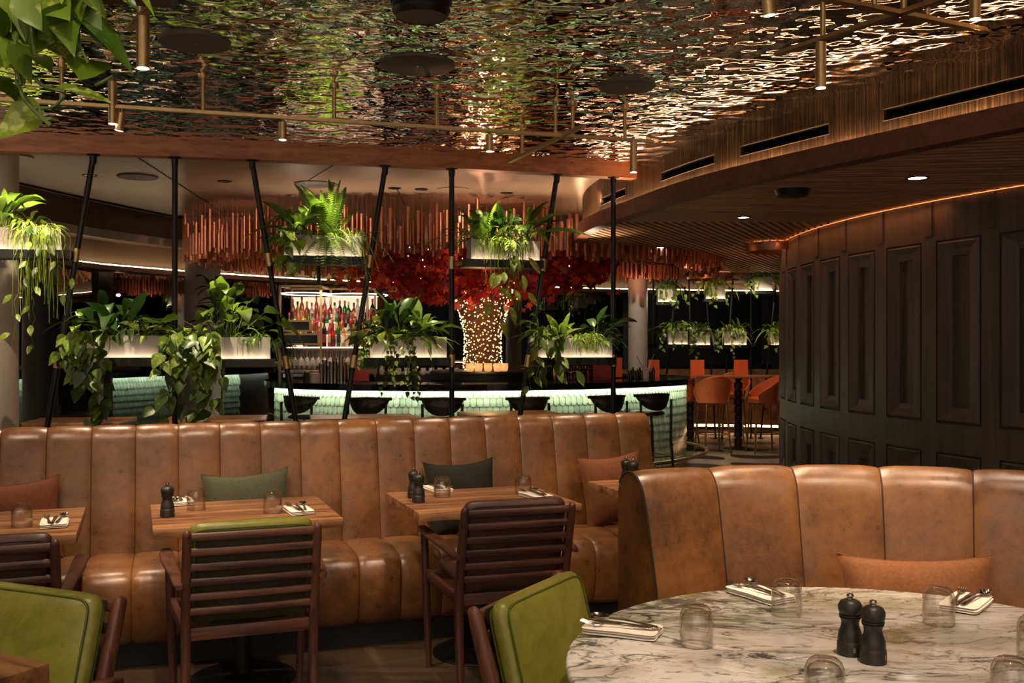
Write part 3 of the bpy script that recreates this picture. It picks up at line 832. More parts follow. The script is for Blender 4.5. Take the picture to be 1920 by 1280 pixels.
# ---- tumblers
def tumbler():
    t=thing('tumbler','x','glass')
    m=MB(); 
    outer=[(.0400,.0005),(.0410,.003),(.0415,.03),(.0415,.062),(.040,.078),(.035,.090),(.027,.0975),(.015,.0995),(.0,.1)]
    inner=[(.0,.089),(.02,.088),(.030,.082),(.0355,.072),(.0380,.058),(.0385,.03),(.0385,.0005)]
    P=outer+inner; n=48; vs=[];fs=[]
    for j,(r,z) in enumerate(P):
        for k in range(n):
            q=2*PI*k/n; f=1
            if j>=len(outer) and .01<z<.085: f=1+.012*math.cos(12*q)
            vs.append((r*f*math.cos(q),r*f*math.sin(q),z))
    for i in range(len(P)-1):
        for k in range(n): fs.append((i*n+k,i*n+(k+1)%n,(i+1)*n+(k+1)%n,(i+1)*n+k))
    npf=len(outer)-1
    fs=[f for f in fs if not (f[0]//n==npf)]
    for k in range(n): fs.append(((len(P)-1)*n+k,(len(P)-1)*n+(k+1)%n,(k+1)%n,k))
    m.add(vs,fs); o=m.build('glass_body',M['glass'],t,ang=60,recalc=False)
    bm=bmesh.new(); bm.from_mesh(o.data); bmesh.ops.remove_doubles(bm,verts=bm.verts,dist=1e-6); bmesh.ops.recalc_face_normals(bm,faces=bm.faces); bm.to_mesh(o.data); bm.free(); o.data.shade_smooth()
    return t
g0=tumbler(); used=False
def glass(px,py,label,z=.75,Y=None):
    global used
    p=at_z(px,py,z) if Y is None else at_y(px,py,Y); p.z=z+.0005
    if not used: used=True; g0.location=p; g0['label']=label; return g0
    return dup(g0,p,random.random()*6,label)
glass(41,987,'upturned tumbler on the leftmost wooden table')
glass(368,955,'upturned tumbler behind the single black mill, at the far side of its table')
glass(511,961,'upturned tumbler standing by the napkin on the table with a single mill')
glass(829,931,'upturned tumbler before the far napkin on the table with two mills')
glass(981,926,'upturned tumbler right behind the near napkin on the table with two mills')
p=T[4].location
def onT(t,x,y):
    a=t.rotation_euler.z; return Vector((t.location.x+x*math.cos(a)-y*math.sin(a),t.location.y+x*math.sin(a)+y*math.cos(a),.7505))
q=onT(T[4],-.02,.02); px=960+FO*q.x/q.y; 
glass(0,0,'upturned tumbler behind the crest of the booth, on the corner wooden table beside the mills',Y=None) if False else None
def glass_at(q,label): return dup(g0,q,.3,label)
glass_at(at_z(1222,905,.75)+Vector((0,0,.0005)),'upturned tumbler beside the mills on the table behind the booth')
glass_at(at_z(1357,908,.75)+Vector((0,0,.0005)),'upturned tumbler of which only the dome shows over the crest of the booth')
glass(1306,1209,'upturned tumbler on the marble table beside the napkin nearest the green chair')
glass(1475,1152,'upturned tumbler on the marble table before the brown pillow')
glass(1760,1169,'upturned tumbler beside the right hand napkin on the marble table')
glass(1546,1322,'upturned tumbler on the marble table, nearest the viewer before the two mills')
glass(1897,1322,'upturned tumbler in the lower right corner on the marble table')
glass(1941,1232,'upturned tumbler cut off by the right edge on the marble table')
# ---- mills
def mill(hs=1.0):
    t=thing('pepper_mill','x','pepper mill')
    m=MB(); m.lathe([(.029,0),(.031,.002),(.031,.026),(.030,.032),(.0285,.034),(.0285,.036),(.029,.040),(.0275,.052),(.0225,.066),(.0205,.076),(.0225,.085),(.0255,.089),(.0255,.0905),(.0235,.0915)],36); m.build('body',M['mill'],t)
    m=MB(); m.lathe([(.0225,.0918),(.0262,.0935),(.0262,.0965),(.0235,.098),(.026,.102),(.0285,.110),(.028,.119),(.023,.128),(.014,.1325),(.006,.1335)],36); m.build('head',M['mill'],t)
    m=MB(); m.lathe([(.0065,.132),(.0065,.136),(.008,.138),(.0085,.142),(.0075,.1455),(.004,.147)],20); m.build('knob',M['chrome'],t)
    m=MB(); m.box((0,-.0312,.013),(.006,.0006,.003)); m.box((0,-.0312,.0175),(.006,.0006,.003)); m.box((-.0015,-.0312,.0215),(.0022,.0006,.0022)); m.box((.0015,-.0312,.0215),(.0022,.0006,.0022))
    m.build('maker_mark',plain('mark_grey','8a8580',.5),t,sm=False)
    return t
ml=mill(); ml.location=at_z(1594,1226,.75)+Vector((0,0,.0005)); ml['label']='black turned wood mill on the marble table, the farther of its pair'
def mill_at(px,py,lb,z=.75): return dup(ml,at_z(px,py,z)+Vector((0,0,.0005)),random.random()*2,lb)
mill_at(1637,1241,'black turned wood mill on the marble table, the nearer of its pair')
mill_at(314,968,'single black turned wood mill on the dining table before the sage pillow')
mill_at(776,933,'black mill on the table before the dark green pillow, the farther of its pair')
mill_at(785,941,'black mill on the table before the dark green pillow, the nearer of its pair')
mill_at(1174,908,'black mill on the table behind the booth, the one nearer the pillow')
mill_at(1187,912,'black mill on the table behind the booth, the one nearer the tumbler')
# ---- napkins and cutlery
def napkin():
    t=thing('napkin','x','napkin'); m=MB()
    for z0,dx in((.001,0),(.0075,.002),(.014,-.001)):
        def fn(u,v,z0=z0,dx=dx):
            a=2*PI*u; ca,sa=math.cos(a),math.sin(a)
            X=math.copysign(abs(ca)**.16,ca); Y=math.copysign(abs(sa)**.16,sa); b=PI*(v-.5)
            rb=abs(math.cos(b))**.2
            return (.052*X*rb+dx,.098*Y*rb,z0+.003+.003*math.sin(b)+.0007*math.sin(X*5+Y*4))
        m.grid(fn,40,8,True,False)
    m.build('folded_cloth',M['linen'],t,ang=60)
    return t
def strip(m,pts,ws,th):
    # flat bar following pts (x,y,z) with widths
    vs=[];fs=[];n=len(pts)
    for i,p in enumerate(pts):
        for sx,sz in((-1,0),(1,0),(.8,1),(-.8,1)): vs.append((p[0]+sx*ws[i]/2,p[1],p[2]+sz*th))
    for i in range(n-1):
        for q in range(4): fs.append((i*4+q,i*4+(q+1)%4,(i+1)*4+(q+1)%4,(i+1)*4+q))
    fs.append((3,2,1,0)); fs.append(tuple((n-1)*4+q for q in range(4)))
    m.add(vs,fs)
def fork():
    t=thing('fork','x','fork'); m=MB()
    strip(m,[(0,-.095,.001),(0,-.07,.003),(0,0,.006),(0,.035,.005),(0,.05,.002),(0,.062,.003)],[.010,.014,.006,.006,.018,.024],.0022)
    for i in range(4):
        x=-.0095+.00633*i; strip(m,[(x,.060,.003),(x,.08,.006),(x*.95,.098,.012)],[.0042,.0034,.0016],.0016)
    m.build('steel_fork',M['chrome'],t,bev=.0004,seg=1); return t
def spoon():
    t=thing('spoon','x','spoon'); m=MB()
    strip(m,[(0,-.095,.001),(0,-.07,.003),(0,0,.007),(0,.04,.005)],[.010,.014,.006,.006],.0022)
    for s_ in(1,.88):
        def fn(u,v,s_=s_):
            a=2*PI*u; r=v; x=.019*r*math.cos(a)*s_; y=.068+.028*r*math.sin(a)*s_*(1.05); return (x,y,.0015+.010*r*r+(1-s_)*.012)
        m.grid(fn,24,6,True,False)
    m.build('steel_spoon',M['chrome'],t); return t
def knife():
    t=thing('knife','x','knife'); m=MB()
    strip(m,[(0,-.1,.001),(0,-.06,.003),(0,0,.004),(0,.01,.004),(0,.06,.003),(.001,.098,.002)],[.012,.015,.010,.016,.018,.004],.0025)
    m.build('steel_knife',M['chrome'],t,bev=.0004,seg=1); return t
proto=[napkin(),fork(),knife(),spoon()]; first=[True]
def setting(px,py,rz,where,z=.75,pos=None):
    p=at_z(px,py,z) if pos is None else pos; p.z=z+.0005; rz=R(rz)
    specs=[('white napkin under cutlery %s',0,0,0,0),('steel fork on the napkin %s',-.024,.004,.0212,6),('steel knife on the napkin %s',0,-.006,.0212,-3),('steel spoon on the napkin %s',.024,.004,.0212,-8)]
    for i,(lb,x,y,dz,a) in enumerate(specs):
        q=Vector((p.x+x*math.cos(rz)-y*math.sin(rz),p.y+x*math.sin(rz)+y*math.cos(rz),p.z+dz))
        if first[0]: o=proto[i]; o.location=q; o.rotation_euler=(0,0,rz+R(a)); o['label']=lb%where
        else: dup(proto[i],q,rz+R(a),lb%where)
    first[0]=False
setting(1167,1187,68+0,'nearest the green chair on the marble table')
setting(1425,1119,30,'on the marble table by the booth end')
setting(1812,1136,-38,'at the far side on the right of the marble table')
setting(102,984,22,'on the leftmost wooden table')
setting(560,960,24,'at the near end of the table with a single mill')
setting(338,943,205,'behind the single mill on its table')
setting(1004,932,26,'at the near end of the table with two mills')
setting(821,920,205,'at the far end of the table with two mills')
# ---- track lighting
ZT=2.80
tr=thing('track_rail','twig shaped network of slim brass rails hung under the mirror ceiling','light track',(0,0,0))
bars=[((-60,182),(1225,265)),((955,303),(1095,235)),((1455,101),(1790,-10)),((1540,-6),(1848,57)),((240,55),(300,-6))]
def zt(p): return at_z(p[0],p[1],ZT)
for a,b in bars:
    A,B=zt(a),zt(b); m=MB(); m.bar(A,B,.022,.020); d=(B-A).normalized(); sd=Vector((-d.y,d.x,0))*.016
    m.bar(A-sd-Vector((0,0,.004)),B-sd-Vector((0,0,.004)),.003,.012); m.bar(A+sd-Vector((0,0,.004)),B+sd-Vector((0,0,.004)),.003,.012)
    m.build('rail',M['brass'],tr,sm=False)
for a,b,fs_ in((bars[0][0],bars[0][1],(.06,.115,.3,.485,.64,.86,.95)),(bars[1][0],bars[1][1],(.2,.66)),(bars[2][0],bars[2][1],(.3,.75)),(bars[3][0],bars[3][1],(.3,.62)),(bars[4][0],bars[4][1],(.4,))):
    for f in fs_:
        A=zt(a).lerp(zt(b),f); m=MB(); m.tube([A,Vector((A.x,A.y,ZM))],.012,12); m.lathe([(.028,ZM-.012),(.028,ZM)],16,(A.x,A.y,0)); m.build('suspension_rod',M['brass'],tr)
# spot heads
SPOTS=[]
def spot(px,ytop,ybot,label,tilt=(0,0),zb=None,rad=.023):
    top=at_z(px,ytop,ZT-.0) if zb is None else zb
    Y=top.y; zt_=CH-(ytop-HZ)/FO*Y; zz=CH-(ybot-HZ)/FO*Y; L=zt_-zz
    X=(px-960)/FO*Y
    t=thing('spotlight',label,'spotlight',(X,Y,zt_))
    m=MB(); m.lathe([(rad,-L),(rad,-.004),(rad*.85,0)],24); m.build('housing',M['brass'],t)
    m=MB(); m.lathe([(rad*.86,-L-.0015),(rad*.2,-L-.0025),(.0005,-L-.0025)],24); m.build('lens',M['lamp'],t,recalc=False)
    m=MB(); m.tube([(0,0,-.01),(0,0,max(.02,ZT-.005-zt_))],.008,8); m.build('stem',M['brass_d'],t)
    t.rotation_euler=(R(tilt[0]),R(tilt[1]),0)
    SPOTS.append(Vector((X,Y,zz)))
    return t
def yrail(px,a,b):
    k=(px-960)/FO; A,B=zt(a),zt(b); d=B-A; s_=(A.x-k*A.y)/(k*d.y-d.x); p=A+d*s_; return p
for px,y0,y1,lb,tl in((530,228,262,'brass spotlight on the long rail above the fern planter',(0,0)),
   (918,252,284,'brass spotlight on the long rail above the tree',(0,0)),
   (1188,264,323,'long brass spotlight at the far end of the long rail',(0,0)),
   (211,152,232,'long brass spotlight beside the hanging pothos, on the long rail',(0,0)),
   (228,210,245,'short tilted brass spotlight beside the long one near the pothos',(6,10))):
    p=yrail(px,*bars[0]); spot(px,y0,y1,lb,tl,p)
spot(268,30,128,'large brass cylinder spotlight hanging nearest the foreground pothos',(0,0),yrail(268,*bars[4]),.026)
spot(1539,78,165,'brass spotlight hanging from the diagonal rail near the bulkhead',(0,0),yrail(1539,*bars[2]))
spot(1436,-30,28,'tilted brass spotlight at the upper edge of the photo',(4,-8),at_z(1436,-20,ZT))
spot(1828,-18,36,'brass spotlight under the crossing rails at the upper right',(0,0),yrail(1828,*bars[3]))
# ceiling discs
def disc(px,py,wpx,z,label,th=.014,mat='disc'):
    p=at_z(px,py,z-th); r=wpx/2/FO*p.y
    t=thing('ceiling_speaker',label,'speaker',(p.x,p.y,z-th)); m=MB()
    m.lathe([(r*.97,0),(r,.004),(r,th)],48); m.build('grille',M[mat],t)
    m=MB(); m.lathe([(.006,-.001),(.008,0)],12); m.build('centre_screw',M['chrome'],t)
disc(365,83,132,ZM,'round grey disc on the mirror ceiling, above the large brass spotlight side')
disc(782,125,142,ZM,'widest round grey disc on the mirror ceiling, below the black speaker')
disc(1175,165,107,ZM,'round grey disc on the mirror ceiling nearest the wooden bulkhead')
for px,py,w,lb in((258,333,74,'round grey disc on the plain ceiling between the two leftmost poles'),(592,347,80,'round grey disc on the plain ceiling above the fern'),(850,357,62,'round grey disc on the plain ceiling behind the central vertical pole'),(30,296,62,'round grey disc on the plain ceiling beside the left column'),(405,404,50,'small round disc on the plain ceiling over the copper tubes')):
    disc(px,py,w,3.06,lb,.012,'taupe' if px in(850,30) else 'disc')
p=at_z(790,26,ZM-.09)
t=thing('loudspeaker','black drum shaped loudspeaker on the mirror ceiling at the upper edge','speaker',(p.x,p.y,ZM)); r=.125
m=MB(); m.lathe([(r*.8,-.1),(r*.86,-.105),(r*.95,-.09),(r,-.075),(r*.97,-.06),(r,-.045),(r*1.06,-.04),(r*1.06,0)],48); m.build('housing',M['black'],t)
m=MB(); m.lathe([(.001,-.103),(r*.82,-.103)],40,cap=False); m.build('grille',M['disc'],t,recalc=False)
def downlight(px,py,z,label,on=True,r=.045):
    p=at_z(px,py,z-.004); t=thing('downlight',label,'light',(p.x,p.y,z))
    m=MB(); m.lathe([(r*1.25,-.001),(r*1.22,-.006),(r*.95,-.006),(r*.9,0.02)],28,cap=False); m.build('trim_ring',M['black'] ,t)
    m=MB(); m.lathe([(.001,-.003),(r*.93,-.003)],24,cap=False); m.build('lens',M['lamp'] if on else M['chrome'],t,recalc=False)
downlight(1720,334,2.60,'lit round downlight in the slatted soffit over the dark panelled wall',True,.062)
downlight(1394,408,2.60,'lit round downlight in the plain board between the two slatted fields',True,.05)
downlight(1238,464,2.60,'lit round downlight in the far slatted field near its rounded nose',True,.045)
for i,(px,py) in enumerate(((168,329),(421,340),(740,353),(790,355),(950,362))):
    downlight(px,py,3.06,'unlit steel rimmed downlight in the plain ceiling, %s from the left column'%ordinal(i),False,.055)
p=at_z(1485,369,2.55); t=thing('ceiling_speaker','black shallow round speaker under the slatted soffit','speaker',(p.x,p.y,2.60))
m=MB(); m.lathe([(.085,-.05),(.11,-.045),(.125,-.01),(.128,0)],36); m.build('housing',M['black'],t)
# foreground hanging planter with pothos is in the plants file
RN=random.Random(7)
SH={'lance':[(0,.12),(.12,.55),(.3,.92),(.48,1),(.66,.8),(.84,.42),(1,.0)],
    'heart':[(-.10,.55),(.0,.86),(.14,1),(.32,.95),(.55,.68),(.8,.3),(1,0)],
    'ovate':[(0,.25),(.1,.7),(.28,1),(.5,.95),(.7,.7),(.88,.35),(1,0)],
    'blade':[(0,.7),(.2,.95),(.4,1),(.6,.85),(.8,.55),(.92,.3),(1,0)]}
def leaf(m,base,d,up,L,W,droop=.3,shape='lance',fold=.25,wave=0,fine=0):
    base=Vector(base); d=Vector(d).normalized(); up=Vector(up)
    side=d.cross(up); side=side.normalized() if side.length>1e-4 else d.orthogonal().normalized()
    nrm=side.cross(d).normalized()
    m.cur=RN.random(); vs=[]; prof=SH[shape]
    if fine: prof=[(p.x,max(0,p.y)) for p in catmull(SH[shape],3)]
    ph=RN.random()*6
    for i,(t,w) in enumerate(prof):
        c=base+d*L*t*(1-.12*abs(droop)*t)+Vector((0,0,-1))*droop*L*max(0,t)**2
        ww=W/2*w; k=nrm*(ww*fold); wv=nrm*(wave*W*math.sin(ph+t*9))
        vs+= [c-side*ww+k+wv,c-side*ww*.5+k*.35,c,c+side*ww*.5+k*.35,c+side*ww+k-wv]
    fs=[]
    for i in range(len(prof)-1):
        for q in range(4): fs.append((i*5+q,i*5+q+1,(i+1)*5+q+1,(i+1)*5+q))
    m.add(vs,fs)
def rdir(az,el): return Vector((math.cos(az)*math.cos(el),math.sin(az)*math.cos(el),math.sin(el)))
def rosette(m,st,o,n,L,W,shape,el=(20,75),droop=.5,pet=.35,spread=.03,az=(0,360),fold=.25,wave=0):
    for i in range(n):
        a=R(RN.uniform(*az)); e=R(RN.uniform(*el)); l=L*RN.uniform(.5,1.12); 
        b=Vector(o)+Vector((RN.uniform(-1,1)*spread,RN.uniform(-1,1)*spread*.7,0)); d=rdir(a,e)
        if pet>0:
            p1=b+rdir(a,min(e+.35,1.45))*l*pet; st.tube([b,b.lerp(p1,.5)+Vector((0,0,.01)),p1],[.0028,.0024,.0018],5,False); b=p1
        leaf(m,b,d,(RN.uniform(-.5,.5),RN.uniform(-.5,.5),1),l,W*l/L*RN.uniform(.6,.95),droop*RN.uniform(.5,1.6),shape,fold,wave)
def fern(m,st,o,n,L,az=(0,360),el=(25,85),droop=.9):
    for i in range(n):
        a=R(RN.uniform(*az)); e=R(RN.uniform(*el)); l=L*RN.uniform(.7,1.1); d=rdir(a,e); hd=rdir(a,0)
        b=Vector(o)+Vector((RN.uniform(-1,1)*.04,RN.uniform(-1,1)*.03,0)); K=26; pts=[]
        for k in range(K+1):
            t=k/K; pts.append(b+d*l*t+Vector((0,0,-1))*droop*l*t**2.3*(1.15-math.sin(e)*.55))
        st.tube(pts[::3]+[pts[-1]],.0016,4,False)
        m.cur=RN.random()
        sd=Vector((-math.sin(a),math.cos(a),0))
        for k in range(2,K):
            t=k/K; w=l*.08*math.sin(PI*min(1,t*1.02)**.75)**.7+.006
            tg=(pts[min(k+1,K)]-pts[k-1]).normalized(); nn=sd.cross(tg).normalized()
            for s_ in(-1,1):
                dd=(sd*s_+tg*.28-nn*0.1).normalized(); p=pts[k]; h=tg*l*.0115
                q=p+dd*w
                m.add([p-h,p+h*1.1,q*1+h*.35-Vector((0,0,w*.12)),q-h*.35-Vector((0,0,w*.12))],[(0,1,2,3)])
def strands(m,o,n,L,rad=.12,fr=None,r=.0022,az=(0,360),sx=.1,sy=.03):
    for i in range(n):
        a=R(RN.uniform(*az)); l=L*RN.uniform(.45,1.1); b=Vector(o)+Vector((RN.uniform(-sx,sx),RN.uniform(-sy,sy),0))
        out=RN.uniform(.4,1)*rad; hd=rdir(a,0); pts=[b]; up=RN.uniform(.02,.09)
        for k in range(1,10):
            t=k/9; pts.append(b+hd*out*min(1,t*2.2)+Vector((0,0,up*math.sin(min(1,t*3)*PI*.6)-l*max(0,t-.12)))+Vector((RN.uniform(-.006,.006),RN.uniform(-.006,.006),0)))
        m.cur=RN.random(); m.tube(pts,r,3,False)
def vine(m,st,o,out,L,LS,shape='heart',dens=.05,curl=.03,W=.78):
    # from o go out by vector 'out' then hang down length L
    o=Vector(o); out=Vector(out); pts=[o,o+out*.5+Vector((0,0,.04)),o+out*.9+Vector((0,0,.015))]
    n=max(3,int(L/.06)); p=o+out+Vector((0,0,-.03)); dr=Vector((RN.uniform(-.2,.2),RN.uniform(-.05,.05),0))
    for i in range(n):
        p=p+Vector((dr.x*.06+RN.uniform(-curl,curl),RN.uniform(-curl,curl)*.5,-.06)); pts.append(p.copy())
        if RN.random()<.2: dr=Vector((RN.uniform(-.5,.5),RN.uniform(-.1,.1),0))
    P=[v for v in catmull3(pts,3)]; st.tube(P,.0025,4,False)
    acc=0;side=1
    for i in range(1,len(P)):
        acc+=(P[i]-P[i-1]).length
        if acc>=dens:
            acc=0; side*=-1; a=RN.uniform(-.9,.9)-PI/2; hd=Vector((side*abs(math.cos(a))+.0,-abs(math.sin(a))*RN.uniform(.2,1),0)).normalized()
            pet=hd*LS*RN.uniform(.25,.6)+Vector((0,0,.012)); b=P[i]+pet; st.tube([P[i],b],.0015,4,False)
            l=LS*RN.uniform(.7,1.2); dd=(hd*RN.uniform(.25,.8)+Vector((RN.uniform(-.4,.4),0,-RN.uniform(.5,1)))).normalized()
            upv=(Vector((RN.uniform(-.3,.3),-1,.6))); leaf(m,b,dd,upv,l,l*W,.12,shape,.18,.03)
def catmull3(P,per):
    out=[];Q=[P[0]*2-P[1]]+P+[P[-1]*2-P[-2]]
    for i in range(1,len(Q)-2):
        a,b,c,d=Q[i-1:i+3]
        for k in range(per):
            t=k/per; out.append(.5*((2*b)+(c-a)*t+(2*a-5*b+4*c-d)*t*t+(3*b-a-3*c+d)*t**3))
    out.append(P[-1]); return out
def plant(name,label,loc,rz,mat,fn,cat='plant',group=None):
    t=thing(name,label,cat,loc,rz,group); m,st=MB(),MB(); fn(m,st)
    m.build('foliage',M[mat],t,recalc=False,ang=80)
    if st.v: st.build('stems',M['stem'],t,recalc=False)
    return t
# ---- poles
POLES={}
def pole(key,top,bot,label):
    a=on_beam(*top); a.z=2.91; b=on_beam(*bot)
    d=b-a; e=a+d*((2.91)/(2.91-b.z)); e.y=beamY(e.x); e.z=0
    ang=math.atan2(e.y-a.y,e.x-a.x)
    t=thing('support_pole',label,'pole',(a.x,a.y,2.91)); rel=e-a
    m=MB(); m.tube([rel*0+Vector((0,0,-.02)),rel],.021,14); m.build('tube',M['black'],t)
    m=MB(); m.lathe([(.048,0),(.048,-.008),(.026,-.014),(.024,-.06),(.018,-.075)],20); m.build('ceiling_flange',M['black'],t)
    m=MB(); m.lathe([(.05,.0),(.05,.008),(.02,.012)],20,(rel.x,rel.y,rel.z)); m.build('floor_flange',M['black'],t)
    POLES[key]=(a,e); return t
def pole_at(key,z): a,e=POLES[key]; return a.lerp(e,(2.91-z)/2.91)
pole('A',(175,289),(88,800),'slanting black pole at the far left of the planter screen')
pole('B',(328,296),(328,795),'vertical black pole between the two lower planters on the left')
pole('C',(473,304),(555,790),'slanting black pole running down to the left of the fern planter')
pole('D',(722,317),(645,790),'slanting black pole running down to the right of the fern planter')
pole('E',(847,323),(847,780),'vertical black pole at the middle of the screen, in front of the tree side')
pole('F',(1044,332),(975,778),'slanting black pole right of the rhipsalis planter')
pole('G',(1150,337),(1150,770),'vertical black pole at the bar side end of the screen')
# ---- planters
PL={}
def planter(key,x0,x1,yb,bx0,bx1,ytop,clamps,label,H=.185):
    # x0,x1 tray ends in px ; yb tray bottom px ; bx box ends
    A=on_beam(x0,yb);B=on_beam(x1,yb); zb=(A.z+B.z)/2; A.z=B.z=zb
    c=(A+B)/2; rz=math.atan2(B.y-A.y,B.x-A.x); L=(B-A).length
    t=thing('hanging_planter',label,'planter',(c.x,c.y,zb),rz)
    D=.20; m=MB(); m.box((0,-D/2,.032),(L,.012,.064)); m.box((0,D/2,.032),(L,.012,.064)); m.box((0,0,.006),(L,D,.01))
    for s_ in(-1,1): m.box((s_*(L/2-.005),0,.032),(.01,D,.064))
    m.build('tray',M['black'],t,sm=False)
    p0=on_beam(bx0,yb);p1=on_beam(bx1,yb); ux=Vector((math.cos(rz),math.sin(rz),0)); a0=(p0-c).dot(ux);a1=(p1-c).dot(ux)
    bw=a1-a0; bc=(a0+a1)/2
    m=MB(); d=.15; y0=-.055; y1=.09
    P=[(a0,y0),(a1,y0),(a1,y1),(a0,y1)]
    m.add([(x,y,.012) for x,y in P]+[(x,y,.012+H+.03) for x,y in P],[(3,2,1,0),(0,1,5,4),(1,2,6,5),(2,3,7,6),(3,0,4,7)])
    q=.008; Pi=[(a0+q,y0+q),(a1-q,y0+q),(a1-q,y1-q),(a0+q,y1-q)]
    m.add([(x,y,.012+H+.03) for x,y in P]+[(x,y,.012+H+.03) for x,y in Pi]+[(x,y,H) for x,y in Pi],[(0,1,5,4),(1,2,6,5),(2,3,7,6),(3,0,4,7)]+[(4+i,4+(i+1)%4,8+(i+1)%4,8+i) for i in range(4)])
    bo=m.build('planter_box',M['box'],t,sm=False)
    m=MB(); m.add([(x,y,H+.01) for x,y in Pi],[(0,1,2,3)]); m.build('soil',M['soil'],bo,sm=False,recalc=False)
    m=MB(); m.add([(a0+.01,-.090,.056),(a1-.01,-.090,.056),(a1-.01,-.070,.050),(a0+.01,-.070,.050)],[(0,1,2,3)]); m.build('light_strip',M['led'],t,sm=False,recalc=False)
    inv=Matrix.Rotation(-rz,4,'Z')
    for k in clamps:
        pp=pole_at(k,zb+.035); rel=inv@(pp-Vector((c.x,c.y,zb))); m=MB()
        end=L/2 if rel.x>0 else -L/2
        a,e=POLES[k]; dv=(e-a).normalized(); dv=inv@dv
        m.tube([rel-dv*.05,rel+dv*.05],.028,14)
        m.build('pole_collar',M['brass'],t)
        m=MB(); m.bar((end,0,.032),(rel.x,rel.y,.032),.03,.026); m.build('bracket',M['brass_d'],t,sm=False)
    PL[key]=(t,c,zb,rz,a0,a1,H); return t
planter('P1',-40,138,486,-30,118,418,('A',),'upper planter at the left edge with long hanging strands')
planter('P2',527,680,497,533,677,440,('C','D'),'upper planter holding the large fern')
planter('P3',866,1012,503,880,1008,445,('E','F'),'upper planter with rhipsalis spilling over its front')
planter('L1',112,322,686,165,300,625,('A','B'),'lower planter overgrown with pothos at the left')
planter('L2',336,515,688,365,507,622,('B','C'),'lower planter with split leaf plant, beside the bottle shelves')
planter('L3',680,838,685,692,835,625,('D','E'),'lower planter with aglaonema and trailing ivy in front of the bar')
planter('L4',998,1146,684,1005,1143,622,('F','G'),'lower planter with broad strap leaves near the bar end')
def inpl(key,f,y=.0):
    t,c,zb,rz,a0,a1,H=PL[key]; x=lerp(a0,a1,f); return Vector((c.x+x*math.cos(rz)-y*math.sin(rz),c.y+x*math.sin(rz)+y*math.cos(rz),zb+H+.008)),rz
def P_(key,f,name,label,mat,fn,y=0):
    loc,rz=inpl(key,f,y); return plant(name,label,loc,rz,mat,fn)
O=(0,0,0)
# P1
P_('P1',.25,'peace_lily','dark glossy peace lily rising from the upper left planter','lily',lambda m,s:rosette(m,s,O,26,.45,.12,'lance',(25,82),.5,.35))
P_('P1',.62,'calathea','yellow green arching foliage plant in the upper left planter','calathea',lambda m,s:rosette(m,s,O,40,.22,.055,'lance',(5,70),.9,.35,.08))
P_('P1',.75,'rhipsalis','long stringy rhipsalis hanging far below the upper left planter','strand',lambda m,s:(strands(m,O,70,.30,.16,az=(180,360),sx=.12),strands(m,O,46,.78,.13,az=(200,340),sx=.12)),-.03)
P_('P1',.85,'hoya','sparse waxy vine among the rhipsalis below the upper left planter','pothos',lambda m,s:[vine(m,s,O,(RN.uniform(-.15,.1),-.14,0),RN.uniform(.5,.95),.085,'lance',.13,.03,.5) for _ in range(3)])
# P2
P_('P2',.22,'peace_lily','dark peace lily beside the large fern','lily',lambda m,s:rosette(m,s,O,32,.40,.105,'lance',(15,80),.5,.35,.05,(60,320)))
P_('P2',.10,'pothos','round leaved pothos at the left corner of the fern planter','pothos',lambda m,s:(rosette(m,s,O,20,.13,.11,'heart',(-40,40),.5,.8,.06,(120,330)),[vine(m,s,O,(RN.uniform(-.1,.05),-.12,0),.12,.09) for _ in range(3)]))
P_('P2',.58,'boston_fern','large bright boston fern in the upper middle planter','fern',lambda m,s:(fern(m,s,O,24,.64,(0,360),(50,88),.5),fern(m,s,O,40,.40,(160,380),(-5,50),.95)))
P_('P2',.86,'spider_plant','thin arching blades at the right end of the fern planter','spider',lambda m,s:rosette(m,s,O,40,.45,.014,'blade',(25,75),1.0,0,.06,(-110,110)))
# P3
P_('P3',.18,'boston_fern','darker fern with upright fronds in the rhipsalis planter','fern',lambda m,s:fern(m,s,O,34,.54,(80,330),(15,86),.65),.02)
P_('P3',.45,'calathea','bushy dark plant behind the rhipsalis','darkleaf',lambda m,s:rosette(m,s,O,54,.32,.07,'lance',(20,80),.5,.4,.10),.03)
P_('P3',.78,'dracaena','broad pointed leaves at the right of the rhipsalis planter','lily',lambda m,s:rosette(m,s,O,26,.48,.095,'lance',(15,80),.4,.3,.05,(-110,120)))
P_('P3',.42,'rhipsalis','bright rhipsalis spilling over the upper planter before the tree','strand',lambda m,s:(strands(m,O,150,.17,.14,az=(190,350),sx=.16),strands(m,O,40,.40,.13,az=(200,340),sx=.16)),-.03)
P_('P3',.62,'hoya','long leaved vine hanging from the rhipsalis planter across the lit trunk','calathea',lambda m,s:([vine(m,s,O,(RN.uniform(-.12,.12),-.14,0),RN.uniform(.45,.72),.13,'lance',.14,.04,.4) for _ in range(4)],strands(m,O,26,.62,.14,az=(210,330),sx=.1)))
